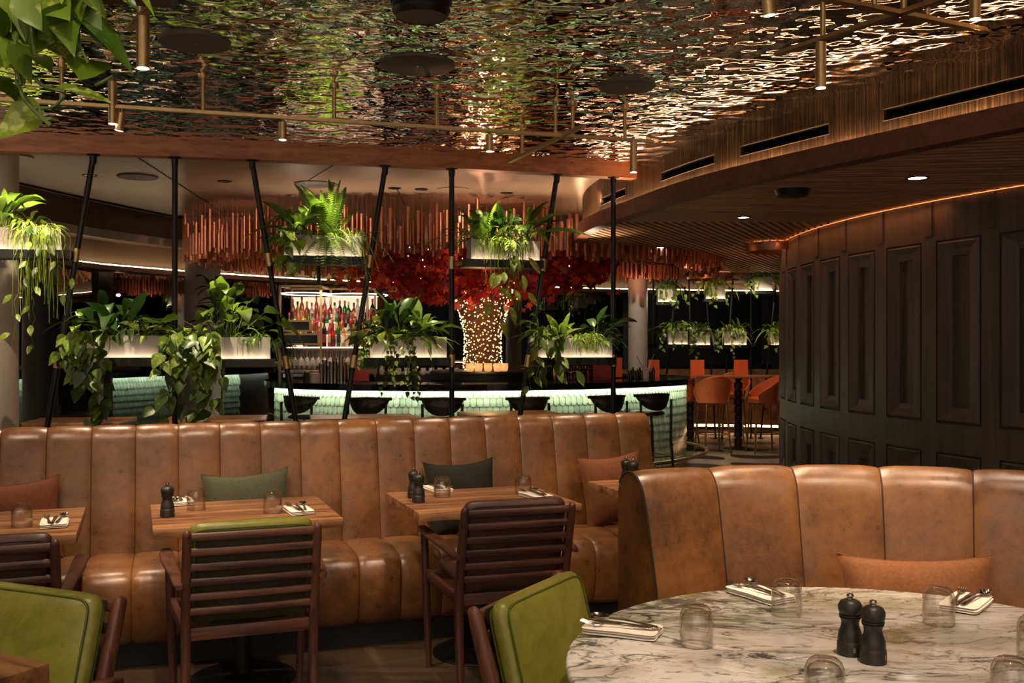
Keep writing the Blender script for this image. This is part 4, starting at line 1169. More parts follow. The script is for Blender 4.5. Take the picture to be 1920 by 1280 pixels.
# L1
P_('L1',.35,'peace_lily','dark leaved peace lily standing in the pothos planter','darkleaf',lambda m,s:rosette(m,s,O,42,.42,.11,'lance',(12,78),.5,.4,.12))
P_('L1',.8,'aglaonema','pale edged aglaonema beside the peace lily in the pothos planter','calathea',lambda m,s:rosette(m,s,O,26,.25,.09,'lance',(10,65),.6,.35,.07))
P_('L1',.05,'pothos','bright pothos clump spilling from the left end of the lower planter','pothos',lambda m,s:(rosette(m,s,O,34,.11,.09,'heart',(-50,45),.5,.9,.10,(100,360)),[vine(m,s,O,(RN.uniform(-.22,.08),-.13,0),RN.uniform(.1,.3),.10) for _ in range(7)]))
P_('L1',.16,'pothos','long trailing pothos hanging to the banquette at the left','trail_shaded',lambda m,s:[vine(m,s,O,(RN.uniform(-.25,.12),-.15+RN.uniform(-.03,.03),0),RN.uniform(.3,.72),.105,'heart',.075,.045) for _ in range(6)])
# L2
P_('L2',.0,'pothos','bright variegated pothos heap between the two lower left planters','pothos',lambda m,s:(rosette(m,s,O,46,.11,.09,'heart',(-45,55),.5,.9,.14,(90,360)),[vine(m,s,O,(RN.uniform(-.2,.15),-.13,0),RN.uniform(.1,.34),.10) for _ in range(9)]))
P_('L2',-.12,'pothos','dark trailing pothos hanging below the vertical pole to the banquette','trail_shaded',lambda m,s:[vine(m,s,O,(RN.uniform(-.14,.24),-.15+RN.uniform(-.03,.03),0),RN.uniform(.4,.78),.11,'heart',.075,.05) for _ in range(6)])
P_('L2',.42,'monstera','split leaf monstera like plant in the lower planter beside the bottles','lily',lambda m,s:rosette(m,s,O,50,.22,.17,'ovate',(-10,85),.5,1.5,.07,wave=.06))
P_('L2',.75,'tradescantia','fresh green curly foliage over the right end of the lower planter','fern',lambda m,s:(rosette(m,s,O,60,.10,.03,'lance',(-10,60),.8,.3,.10),strands(m,O,30,.16,.11,az=(190,350),sx=.08)))
P_('L2',1.06,'fern','dark fern tuft hanging at the right end of the lower planter','darkleaf',lambda m,s:fern(m,s,O,16,.24,(-90,60),(-10,50),1.1))
# L3
P_('L3',.08,'calathea','dark round leaved calathea at the left of the planter before the bar','calathea',lambda m,s:rosette(m,s,O,30,.15,.13,'ovate',(-10,70),.5,1.1,.05,(60,330),wave=.04))
P_('L3',.30,'philodendron','dark philodendron with upright leaves in the planter before the bar','darkleaf',lambda m,s:rosette(m,s,O,42,.37,.08,'lance',(10,85),.4,.4,.08))
P_('L3',.66,'aglaonema','bright striped aglaonema in the planter before the bar','lily',lambda m,s:rosette(m,s,O,34,.37,.085,'lance',(8,82),.5,.25,.06))
P_('L3',.72,'spider_plant','pale arching blades over the right end of the planter before the bar','spider',lambda m,s:rosette(m,s,O,20,.32,.04,'blade',(10,50),.8,0,.05,(-90,60)))
P_('L3',-.03,'ivy','bright small leaved creeper on the left side of the planter before the bar','fern',lambda m,s:[vine(m,s,O,(RN.uniform(-.06,.02),-.02,0),.15,.035,'heart',.018,.015) for _ in range(12)],.0)
P_('L3',.45,'ivy','small leaved ivy trailing below the planter before the bar','trail_shaded',lambda m,s:[vine(m,s,O,(RN.uniform(-.28,.05),-.13,0),RN.uniform(.25,.55),.04,'heart',.028,.03) for _ in range(7)])
P_('L3',.48,'ivy','single ivy sprig hanging over the front of the planter before the bar','fern',lambda m,s:[vine(m,s,O,(.0,-.13,0),.3,.035,'heart',.025,.02)])
# L4
P_('L4',.30,'bromeliad','bright broad strap leaved bromeliad near the bar end','pothos',lambda m,s:rosette(m,s,O,30,.42,.085,'blade',(15,82),.4,0,.04))
P_('L4',.05,'philodendron','light green philodendron leaning left from the planter near the bar end','lily',lambda m,s:rosette(m,s,O,24,.19,.07,'ovate',(0,60),.5,.9,.05,(90,300)))
P_('L4',.66,'rhipsalis','bright tufted rhipsalis at the front of the planter near the bar end','strand',lambda m,s:(strands(m,O,150,.15,.10,az=(180,360),sx=.10),rosette(m,s,O,70,.09,.004,'blade',(20,90),.7,0,.08)),-.03)
P_('L4',.85,'rubber_plant','dark large leaved rubber plant at the right of the planter near the bar end','darkleaf',lambda m,s:rosette(m,s,O,26,.26,.13,'ovate',(10,75),.4,.7,.04,(-70,120)))
P_('L4',.95,'pothos','few bright heart leaves at the right corner of the planter near the bar end','pothos',lambda m,s:(rosette(m,s,O,9,.11,.09,'heart',(-30,30),.4,.9,.05,(-110,30))))
P_('L4',.03,'pothos','trailing pothos hanging below the planter near the bar end','trail_shaded',lambda m,s:[vine(m,s,O,(RN.uniform(-.12,.2),-.14,0),RN.uniform(.15,.45),.12,'lance',.07,.04,.5) for _ in range(6)])
# dark plant by the column
pp=at_y(415,560,12.0)
plant('rubber_plant','tall dark plant standing beside the grey round column',(pp.x,pp.y,0),0,'darkleaf',lambda m,s:(s.tube([(0,0,0),(0.02,0,1.2),(0,0,2.1)],.02,8),[rosette(m,s,(RN.uniform(-.1,.1),0,1.3+.12*i),9,.26,.13,'ovate',(-10,70),.4,.5,.05) for i in range(8)]))
t=thing('plant_pot','black round floor pot of the tall plant beside the column','pot',(pp.x,pp.y,0)); m=MB(); m.lathe([(.14,0),(.18,.02),(.22,.4),(.20,.4),(.19,.36)],28); m.build('pot_wall',M['black'],t)
# ---- foreground pothos from an overhead planter
FY=1.75
def fp(px,py,dy=0): return at_y(px,py,FY+dy)
t=thing('hanging_planter','galvanised planter hung overhead in the near left corner, full of pothos','planter',(-.98,FY+.05,2.17),R(10))
m=MB(); m.box((0,0,.09),(.62,.15,.18)); m.build('planter_box',M['box'],t,sm=False); m=MB()
m.box((0,0,-.01),(.70,.2,.02)); m.build('tray',M['black'],t,sm=False)
for s_ in(-1,1): m=MB(); m.tube([(s_*.33,0,0),(s_*.33,0,.83)],.012,10); m.build('hanger_rod',M['black'],t)
def hero(m,st,spec):
    for (x0,y0,x1,y1,wf,ux,uy,uz,dr) in spec:
        a=fp(x0,y0,RN.uniform(-.05,.05)); b=fp(x1,y1,RN.uniform(-.05,.05)); d=b-a
        leaf(m,a,d,(ux,uy,uz),d.length,d.length*wf,dr,'heart',.2,.02,1)
def near(m,st):
    hero(m,st,[(120,165,220,190,.45,0,-.5,1,.08),(68,205,-12,262,.75,.2,-1,.4,0),(170,118,150,152,.85,.3,-1,0,.0),(158,30,252,124,.38,.6,-.5,.6,.1),
      (100,20,150,108,.7,.1,-1,.1,0),(60,60,10,130,.8,.2,-1,.2,0),(10,150,30,190,.9,0,-1,.2,0),(-10,150,40,150,.7,0,-1,.4,.1),(60,105,100,118,.7,0,-1,.4,.3),(200,-40,262,14,.5,.3,-1,.6,.1),(260,-20,292,30,.3,.5,-.6,.5,.1),
      (30,90,60,160,.55,.3,-1,.0,0),(0,90,-20,150,.8,0,-1,.2,0),(40,0,80,60,.8,.2,-1,0,0),(0,20,-10,80,.9,0,-1,0,0),(80,-30,130,40,.8,0,-1,.2,0),(150,-30,200,30,.7,0,-1,.5,0),(120,60,150,30,.6,0,-1,.3,0)])
    for (a,b,c_,r) in (((30,150),(50,190),(95,236),.004),((66,202),(100,200),(122,178),.003),((40,120),(80,160),(122,172),.0032),((178,160),(195,152),(212,142),.003),((75,200),(80,225),(98,222),.0035),((30,60),(30,110),(40,160),.004),((150,10),(140,60),(165,118),.0025),((60,-20),(60,60),(70,120),.004),((120,-20),(140,20),(160,30),.003)):
        st.tube(catmull3([fp(*a),fp(*b),fp(*c_)],5),r,6)
    for k in range(46):
        x=RN.uniform(-60,150); y=RN.uniform(-90,35 if x<110 else -10); a=fp(x,y,RN.uniform(-.02,.22)); d=Vector((RN.uniform(-.6,.8),RN.uniform(-.5,.2),-RN.uniform(.2,1)))
        l=RN.uniform(.08,.13); leaf(m,a,d,(RN.uniform(-.4,.4),-1,.5),l,l*.72,.2,'heart',.2,.03,1)
t=thing('pothos','large leaved pothos hanging into view at the upper left corner close by','plant',(0,0,0)); m,st=MB(),MB(); near(m,st)
m.build('foliage',M['pothos'],t,recalc=False,ang=80); st.build('stems',M['stem'],t,recalc=False)
RB=random.Random(11)
EC=Vector((-.3,12.7,0)); EA,EB,ETH=2.6,1.9,.38
def ell(a,ra=0,z=0,A=None,B=None):
    A=(EA if A is None else A)+ra;B=(EB if B is None else B)+ra; x=A*math.cos(a);y=B*math.sin(a)
    return Vector((EC.x+x*math.cos(ETH)-y*math.sin(ETH),EC.y+x*math.sin(ETH)+y*math.cos(ETH),z))
bar=thing('bar_counter','oval bar with a black counter and glowing green scallop tiled front','bar',(0,0,0))
# counter ring
m=MB(); n=160
def ring(m,r0,r1,z0,z1,n=160,a0=0,a1=2*PI):
    for i in range(n):
        p,q=lerp(a0,a1,i/n),lerp(a0,a1,(i+1)/n)
        A,B,C,D=ell(p,r1,z0),ell(q,r1,z0),ell(q,r0,z0),ell(p,r0,z0); E_,F,G,H=[Vector((v.x,v.y,z1)) for v in(A,B,C,D)]
        m.add([A,B,C,D,E_,F,G,H],[(3,2,1,0),(4,5,6,7),(0,1,5,4),(2,3,7,6)])
ring(m,-.55,.14,1.045,1.08); m.build('countertop',M['counter'],bar,ang=30)
m=MB(); ring(m,-.10,-.0,.0,1.045); m.build('core',M['blackm'],bar,ang=30)
m=MB()
# scallop tiles: long narrow fish-scale tiles in rows
rows=11; th=.098; nt=230
for j in range(rows):
    z1=1.04-j*th*.92
    for i in range(nt):
        a=(i+(.5 if j%2 else 0))/nt*2*PI; p=ell(a,.012); 
        if p.y>EC.y+1.0 and p.x>-1.5: continue
        q=ell(a+.002,.012); tg=(q-p); tg.z=0; tg.normalize(); nn=Vector((tg.y,-tg.x,0)); w=(ell(a+PI/nt,.012)-ell(a-PI/nt,.012)).length/2*.94
        m.cur=RB.random(); L=.115; vs=[]
        for (u,v,dn) in((-w,0,0),(-w,-.75,.010),(-w*.6,-.93,.012),(0,-1,.013),(w*.6,-.93,.012),(w,-.75,.010),(w,0,0)): vs.append(p+tg*u+Vector((0,0,z1-p.z+v*L))+nn*(dn+.002))
        vs+= [v-nn*.006 for v in vs]
        k=7; m.add(vs,[tuple(range(k))]+[(x,(x+1)%k,k+(x+1)%k,k+x) for x in range(k)])
m.build('tile_front',M['tile'],bar,sm=False,recalc=True)
m=MB(); ring(m,.125,.14,1.01,1.05); m.build('counter_lip',M['counter'],bar,ang=30)
m=MB(); ring(m,.108,.122,1.015,1.04,160); m.build('light_strip',emit('bar_front_led',(.95,1,.74),22),bar,sm=False)
m=MB(); 
m.tube([ell(2*PI*i/100,.28,.16) for i in range(100)]+[ell(0,.28,.16)],.022,10,False); m.build('foot_rail',M['brass'],bar)
m=MB(); ring(m,0,.03,0,.06); m.build('kick_plate',M['brass_d'],bar,ang=30)
# ---- copper tube ring
TC=Vector((-.55,12.9,0)); TA,TB,TTH=3.45,2.35,.36
def tell(a,ra=0,z=0):
    x=(TA+ra)*math.cos(a); y=(TB+ra)*math.sin(a)
    return Vector((TC.x+x*math.cos(TTH)-y*math.sin(TTH),TC.y+x*math.sin(TTH)+y*math.cos(TTH),z))
inst=thing('copper_chandelier','great oval installation of hanging copper tubes over the bar','chandelier',(0,0,0))
tubes=[]
for rg,ra in enumerate((.0,-.09,-.18,-.28,-.38)):
    per=2*PI*math.sqrt(((TA+ra)**2+(TB+ra)**2)/2); nn=int(per/.088)
    for i in range(nn):
        a=2*PI*i/nn+RB.uniform(-.006,.006); p=tell(a,ra)
        wob=.10*math.sin(a*7)+.06*math.sin(a*17+rg)
        top=2.93-.03*rg+RB.uniform(-.22,.06)*(1 if rg<2 else .6)+wob*.4
        L=RB.uniform(.33,.6); bot=max(2.43+RB.uniform(0,.12)-.015*rg,top-L-.05)
        if rg>=2: bot=2.41+RB.uniform(0,.12)
        tubes.append((p,top,bot))
tubes.sort(key=lambda t:t[0].y)
def tubemesh(m,p,top,bot,n=10):
    vs=[];r=.0215
    for z,rr in((top,r),(bot,r),(bot,r*.8),(bot+.05,r*.8)):
        for k in range(n): q=2*PI*k/n; vs.append((p.x+rr*math.cos(q),p.y+rr*math.sin(q),z))
    fs=[tuple(range(n))]
    for i in range(3):
        for k in range(n): fs.append((i*n+k,i*n+(k+1)%n,(i+1)*n+(k+1)%n,(i+1)*n+k))
    m.add(vs,fs); m.tube([(p.x,p.y,top),(p.x,p.y,3.06)],.0012,3,False)
for t_ in tubes[:100]:
    m=MB(); tubemesh(m,*t_,n=12); m.build('copper_tube',M['copper'],inst,recalc=False)
m=MB()
for t_ in tubes[100:]: tubemesh(m,*t_,n=8)
o=m.build('copper_tube_mass',M['copper'],inst,recalc=False); o['kind']='stuff'
m=MB()
def ring2(m,z0,z1,ra0,ra1,n=120):
    for i in range(n):
        p,q=2*PI*i/n,2*PI*(i+1)/n
        A,B,C,D=tell(p,ra1,z0),tell(q,ra1,z0),tell(q,ra0,z0),tell(p,ra0,z0); E_,F,G,H=[Vector((v.x,v.y,z1)) for v in(A,B,C,D)]
        m.add([A,B,C,D,E_,F,G,H],[(3,2,1,0),(4,5,6,7),(0,1,5,4),(2,3,7,6)])
# ---- tree
TX,TY=-.36,12.45
tree=thing('maple_tree','red leaved tree with a thick trunk rising from the middle of the bar','tree',(TX,TY,1.2))
m=MB(); prof=[(.215,-.02,0),(.205,.2,0),(.20,.42,.01),(.25,.62,.0),(.31,.85,-.01),(.36,1.08,-.02)]
vs=[];fs=[];n=28
for i,(r,z,x) in enumerate(prof):
    for k in range(n):
        q=2*PI*k/n; rr=r*(1+.06*math.sin(3*q+z*5)+.04*math.sin(7*q)); vs.append((x+rr*math.cos(q),rr*math.sin(q),z))
for i in range(len(prof)-1):
    for k in range(n): fs.append((i*n+k,i*n+(k+1)%n,(i+1)*n+(k+1)%n,(i+1)*n+k))
fs.append(tuple((len(prof)-1)*n+k for k in range(n))); m.add(vs,fs); m.build('trunk',M['bark'],tree)
branches=[]
for i in range(13):
    a=2*PI*i/13+RB.uniform(-.2,.2); L=RB.uniform(.7,1.5); 
    if abs(math.cos(a))<.5: L*=.7
    b0=Vector((.25*math.cos(a),.25*math.sin(a),.98)); p=[b0]
    for k in range(1,6):
        t=k/5; p.append(b0+Vector((math.cos(a)*L*t,math.sin(a)*L*t*.6,.38*math.sin(t*2.0)+RB.uniform(-.03,.03))))
    branches.append(catmull3(p,3))
m=MB()
for p in branches: m.tube(p,[lerp(.06,.012,i/(len(p)-1)) for i in range(len(p))],8)
m.build('branches',M['bark'],tree)
def mleaf(m,c,L):
    # drooping lobed leaf cluster
    a=RB.uniform(0,2*PI); d=Vector((math.cos(a)*.6,math.sin(a)*.6,-RB.uniform(.5,1.6))).normalized(); s_=d.cross(Vector((RB.uniform(-.4,.4),-1,RB.uniform(-.4,.4)))).normalized()
    m.cur=RB.random()
    out=[(0,0),(.18,.25),(.5,.18),(.42,.42),(.3,.62),(.12,.6),(0,1.05),(-.12,.6),(-.3,.62),(-.42,.42),(-.5,.18),(-.18,.25)]
    m.add([c+s_*(x*L)+d*(y*L) for x,y in out],[(0,1,2,3),(0,3,4,5),(0,5,6,7),(0,7,8,9),(0,9,10,11)])
mr,mo=MB(),MB()
for p in branches:
    for k in range(330):
        t=RB.uniform(.2,1.08); c=p[min(len(p)-1,int(t*(len(p)-1)))]+Vector((RB.gauss(0,.14),RB.gauss(0,.14),RB.gauss(-.06,.13)))
        if c.z>1.42: c.z=1.42-RB.random()*.2
        mleaf(mo if (c.x<-1.1 and RB.random()<.6) or RB.random()<.07 else mr,c,RB.uniform(.07,.14))
mr.build('red_foliage',M['redleaf'],tree,sm=False,recalc=False); mo.build('orange_foliage',M['orangeleaf'],tree,sm=False,recalc=False)
fl=MB()
def bulb(m,p,r=.0085):
    p=Vector(p); vs=[p+Vector(v)*r for v in((1,0,0),(-1,0,0),(0,1,0),(0,-1,0),(0,0,1),(0,0,-1))]
    m.add(vs,[(0,2,4),(2,1,4),(1,3,4),(3,0,4),(2,0,5),(1,2,5),(3,1,5),(0,3,5)])
wire=MB(); pts=[]
for i in range(820):
    z=1.12*(i/820); a=i*.61+RB.uniform(-.1,.1)
    j=0
    while j<len(prof)-2 and prof[j+1][1]<z: j+=1
    r=lerp(prof[j][0],prof[j+1][0],(z-prof[j][1])/(prof[j+1][1]-prof[j][1])); p=Vector(((r*1.07+.012)*math.cos(a),(r*1.07+.012)*math.sin(a),z+RB.uniform(-.03,.03)))
    bulb(fl,p,.0065 if i%3 else .009); 
    if i%2==0: pts.append(p)
for p in branches:
    for k in range(34):
        c=p[int(len(p)*RB.random()**1.4*.8)]; bulb(fl,c+Vector((RB.gauss(0,.07),RB.gauss(0,.05)-.16,RB.gauss(-.02,.09))),.0075)
o=fl.build('fairy_lights',M['fairy'],None,sm=False,recalc=False,loc=(TX,TY,1.2)); tag(o,'dense string of tiny warm fairy lights wound round the tree trunk','fairy lights',None,'stuff')
wire.tube(pts,.002,3,False); w=wire.build('wire',M['bark'],o,recalc=False)
# plinth in the bar
pl=thing('tree_plinth','round dark and burgundy stand in the bar carrying the tree and the row of candles','stand',(TX+.03,TY,0))
m=MB(); m.lathe([(.62,0),(.62,1.05)],48); m.build('drum',plain('burgundy','4a1812',.5),pl)
m=MB(); m.lathe([(.66,1.05),(.68,1.07),(.68,1.16),(.66,1.18)],48); m.build('top_slab',M['black'],pl)
def candlemat():
    t=NT('frosted_candle_glass'); p=t.pr(s2l('f0c890'),.4,0,None,.5,Transmission_Weight=.3); p.inputs['Emission Color'].default_value=(1,.55,.22,1); p.inputs['Emission Strength'].default_value=.33; return t.fin(p)
cm=candlemat(); flm=emit('candle_flame',(1,.6,.3),12)
c0=None
for i,px in enumerate((881,897,915,933,945)):
    p=at_y(px,692,TY-.60+ (0.0 if i<4 else .08)); lb='glowing candle glass before the lit trunk, %s from the bottle shelves'%ordinal(i)
    if c0 is None:
        c0=thing('candle_glass',lb,'candle',(p.x,p.y,1.18),0,'candle glasses at the foot of the tree'); m=MB(); m.lathe([(.03,0),(.044,.012),(.049,.05),(.046,.095),(.043,.095),(.045,.05),(.040,.02),(.001,.018)],28,cap=False); m.build('cup',cm,c0)
        m=MB(); m.lathe([(.001,.019),(.038,.02),(.038,.04),(.001,.04)],20,cap=False); m.build('wax',M['linen'],c0)
        m=MB(); m.lathe([(.001,.042),(.007,.052),(.005,.062),(.0005,.075)],10); m.build('flame',flm,c0)
    else: dup(c0,(p.x,p.y,1.18),0,lb)
# ---- back bar shelves
SY=12.55
sh=thing('bottle_shelf','brass framed back bar shelving with lit tiers of bottles','shelving',(0,0,0))
def sp(px,py,Y=SY): return at_y(px,py,Y)
X0,X1=sp(535,0).x,sp(700,0).x
for px in(536,611,696):
    for yy in(SY-.32,SY+.35):
        x=sp(px,0).x; m=MB(); m.bar((x,yy,1.08),(x,yy,2.2),.026,.026,(0,1,0)); m.build('upright',M['brass'],sh,sm=False)
tiers=[(1.47,-.22),(1.62,.0),(1.78,.20)]
for z,dy in tiers:
    m=MB(); m.box(((X0+X1)/2,SY+dy,z-.012),(X1-X0,.2,.02)); m.build('shelf_board',M['brass_d'],sh,sm=False)
    m=MB(); m.box(((X0+X1)/2,SY+dy-.106,z-.012),(X1-X0,.006,.012)); m.build('edge_light',M['bulb_led'],sh,sm=False)
m=MB(); m.box(((X0+X1)/2,SY+.36,1.75),(X1-X0,.02,.7)); m.build('glowing_back',emit('back_panel',(1,.72,.48),.9),sh,sm=False)
for px0,px1,yy,z in((535,612,SY-.32,2.2),(535,612,SY+.35,2.2),(612,698,SY+.35,2.2)):
    m=MB(); m.bar((sp(px0,0).x,yy,z),(sp(px1,0).x,yy,z),.024,.024); m.build('rail',M['brass'],sh,sm=False)
for px in(536,611,696):
    x=sp(px,0).x; m=MB(); m.bar((x,SY-.32,2.2),(x,SY+.35,2.2),.02,.02); m.build('rail',M['brass'],sh,sm=False)
m=MB(); m.bar((sp(598,0).x,SY,2.2),(sp(598,0).x,SY,3.06),.04,.04,(0,1,0)); m.build('hanger_post',M['black'],sh,sm=False)
def loop(cx,cy,a,b,z,m):
    m.tube([(cx+a*math.cos(q/24*2*PI),cy+b*math.sin(q/24*2*PI),z) for q in range(25)],.006,6,False)
m=MB(); a=sp(575,0).x; loop(a,SY,.30,.38,2.12,m); loop(sp(665,0).x,SY+.05,.40,.40,2.11,m); m.build('ring_light',M['bulb_led'],sh)
# hanging rack shelf with stemware
m=MB(); m.box(((X0+X1)/2,SY-.2,1.445),(X1-X0,.3,.01))
for i in range(9): m.bar((X0+.06+i*.12,SY-.36,1.43),(X0+.06+i*.12,SY-.05,1.43),.01,.008)
m.build('glass_rack',M['brass'],sh,sm=False)
m=MB(); m.box(((X0+X1)/2,SY-.2,1.17),(X1-X0,.34,.02)); m.box(((X0+X1)/2,SY+.33,1.28),(X1-X0,.02,.32)); m.build('lower_shelf',M['grey'],sh,sm=False)
# boxes (dark mirror niche) at left
for z,w in((1.50,.42),(1.66,.32)):
    x=sp(540,0).x+w/2+.02; m=MB(); 
    for a,b in(((x-w/2,SY-.33,z),(x+w/2,SY-.33,z)),((x-w/2,SY-.33,z+.12),(x+w/2,SY-.33,z+.12)),((x-w/2,SY-.33,z),(x-w/2,SY-.33,z+.12)),((x+w/2,SY-.33,z),(x+w/2,SY-.33,z+.12))): m.bar(a,b,.022,.022,(0,1,0))
    f=m.build('niche_frame',M['brass'],sh,sm=False); m=MB(); m.box((x,SY-.325,z+.06),(w-.02,.004,.10)); m.build('niche_panel',M['counter'],f,sm=False)
cols=[('clear','d8cfc0'),('amber','a85a1c'),('green','2f6b34'),('dark','2a1510'),('pink','b84a5c'),('golden','c8903a'),('pale','d9b8a8'),('red','9c1f1a')]
caps=['1a1412','8c1f1c','b58a3a','d8d0c4','2a5a2e','c23a6a']
BM={}
for nm,c in cols:
    t_=NT('bottle_'+nm); p=t_.pr(s2l(c),.12,0,None,.6,Transmission_Weight=.45); BM[nm]=t_.fin(p)
CM=[plain('cap_%d'%i,c,.4) for i,c in enumerate(caps)]; LM=[plain('label_%d'%i,c,.6) for i,c in enumerate(('e8dcc8','c9a070','7d1f1c','22201c'))]
shapes=[[(.036,0),(.037,.18),(.03,.205),(.013,.235),(.013,.29)],[(.032,0),(.033,.20),(.022,.23),(.012,.25),(.0125,.31)],[(.042,0),(.045,.06),(.045,.14),(.03,.17),(.014,.19),(.014,.25)],[(.034,0),(.036,.12),(.034,.17),(.014,.20),(.014,.26)]]
meshc={}
names=['lowest','middle','top']
for ti,(z,dy) in enumerate(tiers):
    n=18; 
    for i in range(n):
        if ti==0 and i<4: continue
        x=lerp(X0+.05,X1-.04,i/(n-1))+RB.uniform(-.006,.006); ci=RB.randrange(len(cols)); si=RB.randrange(len(shapes)); ki=RB.randrange(len(caps)); li=RB.randrange(len(LM))
        sc_=RB.uniform(.86,1.08); prof_=[(r*.82,zz*sc_) for r,zz in shapes[si]]
        t=thing('liquor_bottle','%s liquor bottle, %s along from the brass corner post on the %s back bar tier'%(cols[ci][0],ordinal(i),names[ti]),'bottle',(x,SY+dy+RB.uniform(-.03,.03),z),0,'bottles on the back bar tiers')
        m=MB(); m.lathe(prof_,12); m.build('bottle_body',BM[cols[ci][0]],t)
        m=MB(); tz=prof_[-1][1]; m.lathe([(.0135,tz-.03),(.0138,tz+.012)],10); m.build('cap',CM[ki],t)
        m=MB(); r=prof_[1][0]*1.02; m.lathe([(r,prof_[1][1]*.25),(r,prof_[1][1]*.75)],12,cap=False); m.build('paper_label',LM[li],t)
# hanging wine glasses
def wineglass(t,up):
    m=MB(); P=[(.030,0),(.030,.002),(.004,.006),(.0035,.075),(.012,.085),(.032,.115),(.036,.145),(.030,.18),(.029,.18),(.034,.145),(.030,.118),(.010,.09),(.0005,.088)]
    if not up: P=[(r,-z) for r,z in P]
    m.lathe(P,16,cap=False); m.build('bowl_and_stem',M['clearthin'],t)
tt=NT('thin_glass'); a_=tt.pr(s2l('f0e4da'),.08,0,None,.8); b_=tt.n('ShaderNodeBsdfTransparent'); mx=tt.n('ShaderNodeMixShader'); mx.inputs[0].default_value=.30; tt.l(b_.outputs[0],mx.inputs[1]); tt.l(a_.outputs[0],mx.inputs[2]); M['clearthin']=tt.fin(mx)
w0=None
for i in range(15):
    x=lerp(X0+.05,X1-.05,i/14)
    for row,yy in(('front',SY-.32),('rear',SY-.16)):
        lb='wine glass hanging upside down, %s in the %s row of the rack under the bottles'%(ordinal(i),row)
        if w0 is None: w0=thing('wine_glass',lb,'glass',(x,yy,1.425),0,'stemware hanging under the bottle shelves'); wineglass(w0,False)
        else: dup(w0,(x,yy,1.425),0,lb)
w1=None
for i in range(13):
    x=lerp(X0+.05,X1-.3,i/12); lb='wine glass standing on the lower back bar shelf, %s from the brass corner post'%ordinal(i)
    if w1 is None: w1=thing('wine_glass',lb,'glass',(x,SY-.3,1.181),0,'wine glasses standing on the lower shelf'); m=MB(); m.lathe([(.028,0),(.003,.004),(.003,.03),(.025,.05),(.028,.08),(.024,.105)],14,cap=False); m.build('bowl_and_stem',M['clearthin'],w1)
    else: dup(w1,(x,SY-.3,1.181),0,lb)
# bar tools: steel tins
for i in range(9):
    px=603+i*6.2; p=at_y(px,0,11.6+.05*(i%3)); hh=(.2,.24,.17,.22,.26,.19,.28,.21,.16)[i]
    t=thing('shaker_tin','steel shaker tin on the bar counter, %s along from the stemware'%ordinal(i),'shaker',(p.x,p.y,1.08),0,'shaker tins on the counter'); m=MB(); m.lathe([(.026,0),(.034,hh),(.031,hh),(.024,.01)],16,cap=False); m.build('tin_body',M['chrome'],t)
    m=MB(); m.lathe([(.035,hh-.003),(.036,hh),(.035,hh+.003)],16,cap=False); m.build('rim',M['chrome'],t)
for i,(px,w) in enumerate(((577,.10),(590,.12))):
    p=at_y(px,0,11.4); t=thing('jar','dark lidded jar on the bar counter, %s from the stemware side'%ordinal(i),'jar',(p.x,p.y,1.08)); m=MB(); m.lathe([(w/2,0),(w/2,.09),(w*.4,.1)],18); m.build('jar_body',BM['pale'] if i else M['blackm'],t); m=MB(); m.lathe([(w*.42,.1),(w*.42,.12),(.01,.125),(.01,.15)],16); m.build('lid',M['brass'],t)
# red screens on the bar and back equipment
for px0,px1,y0,y1,Y,lb in((661,692,682,722,11.3,'red menu board standing on the bar behind the slanting pole'),(1112,1148,682,719,11.7,'red menu board standing on the bar below the broad leaved planter')):
    a=at_y(px0,y1,Y);b=at_y(px1,y0,Y); t=thing('menu_board',lb,'board',((a.x+b.x)/2,Y,1.08)); m=MB(); m.box((0,0,(b.z-1.08)/2),(b.x-a.x,.02,b.z-1.08)); m.build('panel',M['redpanel'],t,bev=.003)
    m=MB(); m.box((0,.02,.006),(b.x-a.x,.07,.012)); m.build('foot',M['black'],t,sm=False)
# back cabinet right of shelf
p0,p1=at_y(702,0,13.2),at_y(870,0,13.2)
t=thing('back_cabinet','low lit back bar cabinet between the bottle shelves and the tree','cabinet',((p0.x+p1.x)/2,13.3,0)); w=p1.x-p0.x
m=MB(); m.box((0,.1,.55),(w,.4,1.1)); m.build('body',M['blackm'],t,sm=False)
m=MB(); m.box((0,.1,1.28),(w,.4,.02)); m.box((w/2,.1,1.19),(.03,.4,.18)); m.box((-w/2,.1,1.19),(.03,.4,.18)); m.build('shelf',M['brass_d'],t,sm=False)
m=MB(); m.box((0,-.09,1.265),(w,.01,.008)); m.build('edge_light',M['bulb_led'],t,sm=False)
g=None
for i in range(10):
    x=(p0.x+p1.x)/2-w/2+.1+i*(w-.2)/9; lb='small rocks glass under the lit cabinet shelf behind the ivy, %s from the bottle shelves'%ordinal(i)
    if g is None: g=thing('rocks_glass',lb,'glass',(x,13.2,1.101),0,'rocks glasses on the back cabinet'); m=MB(); m.lathe([(.03,0),(.036,.09),(.033,.09),(.028,.01)],14,cap=False); m.build('glass_wall',M['clearthin'],g)
    else: dup(g,(x,13.2,1.101),0,lb)
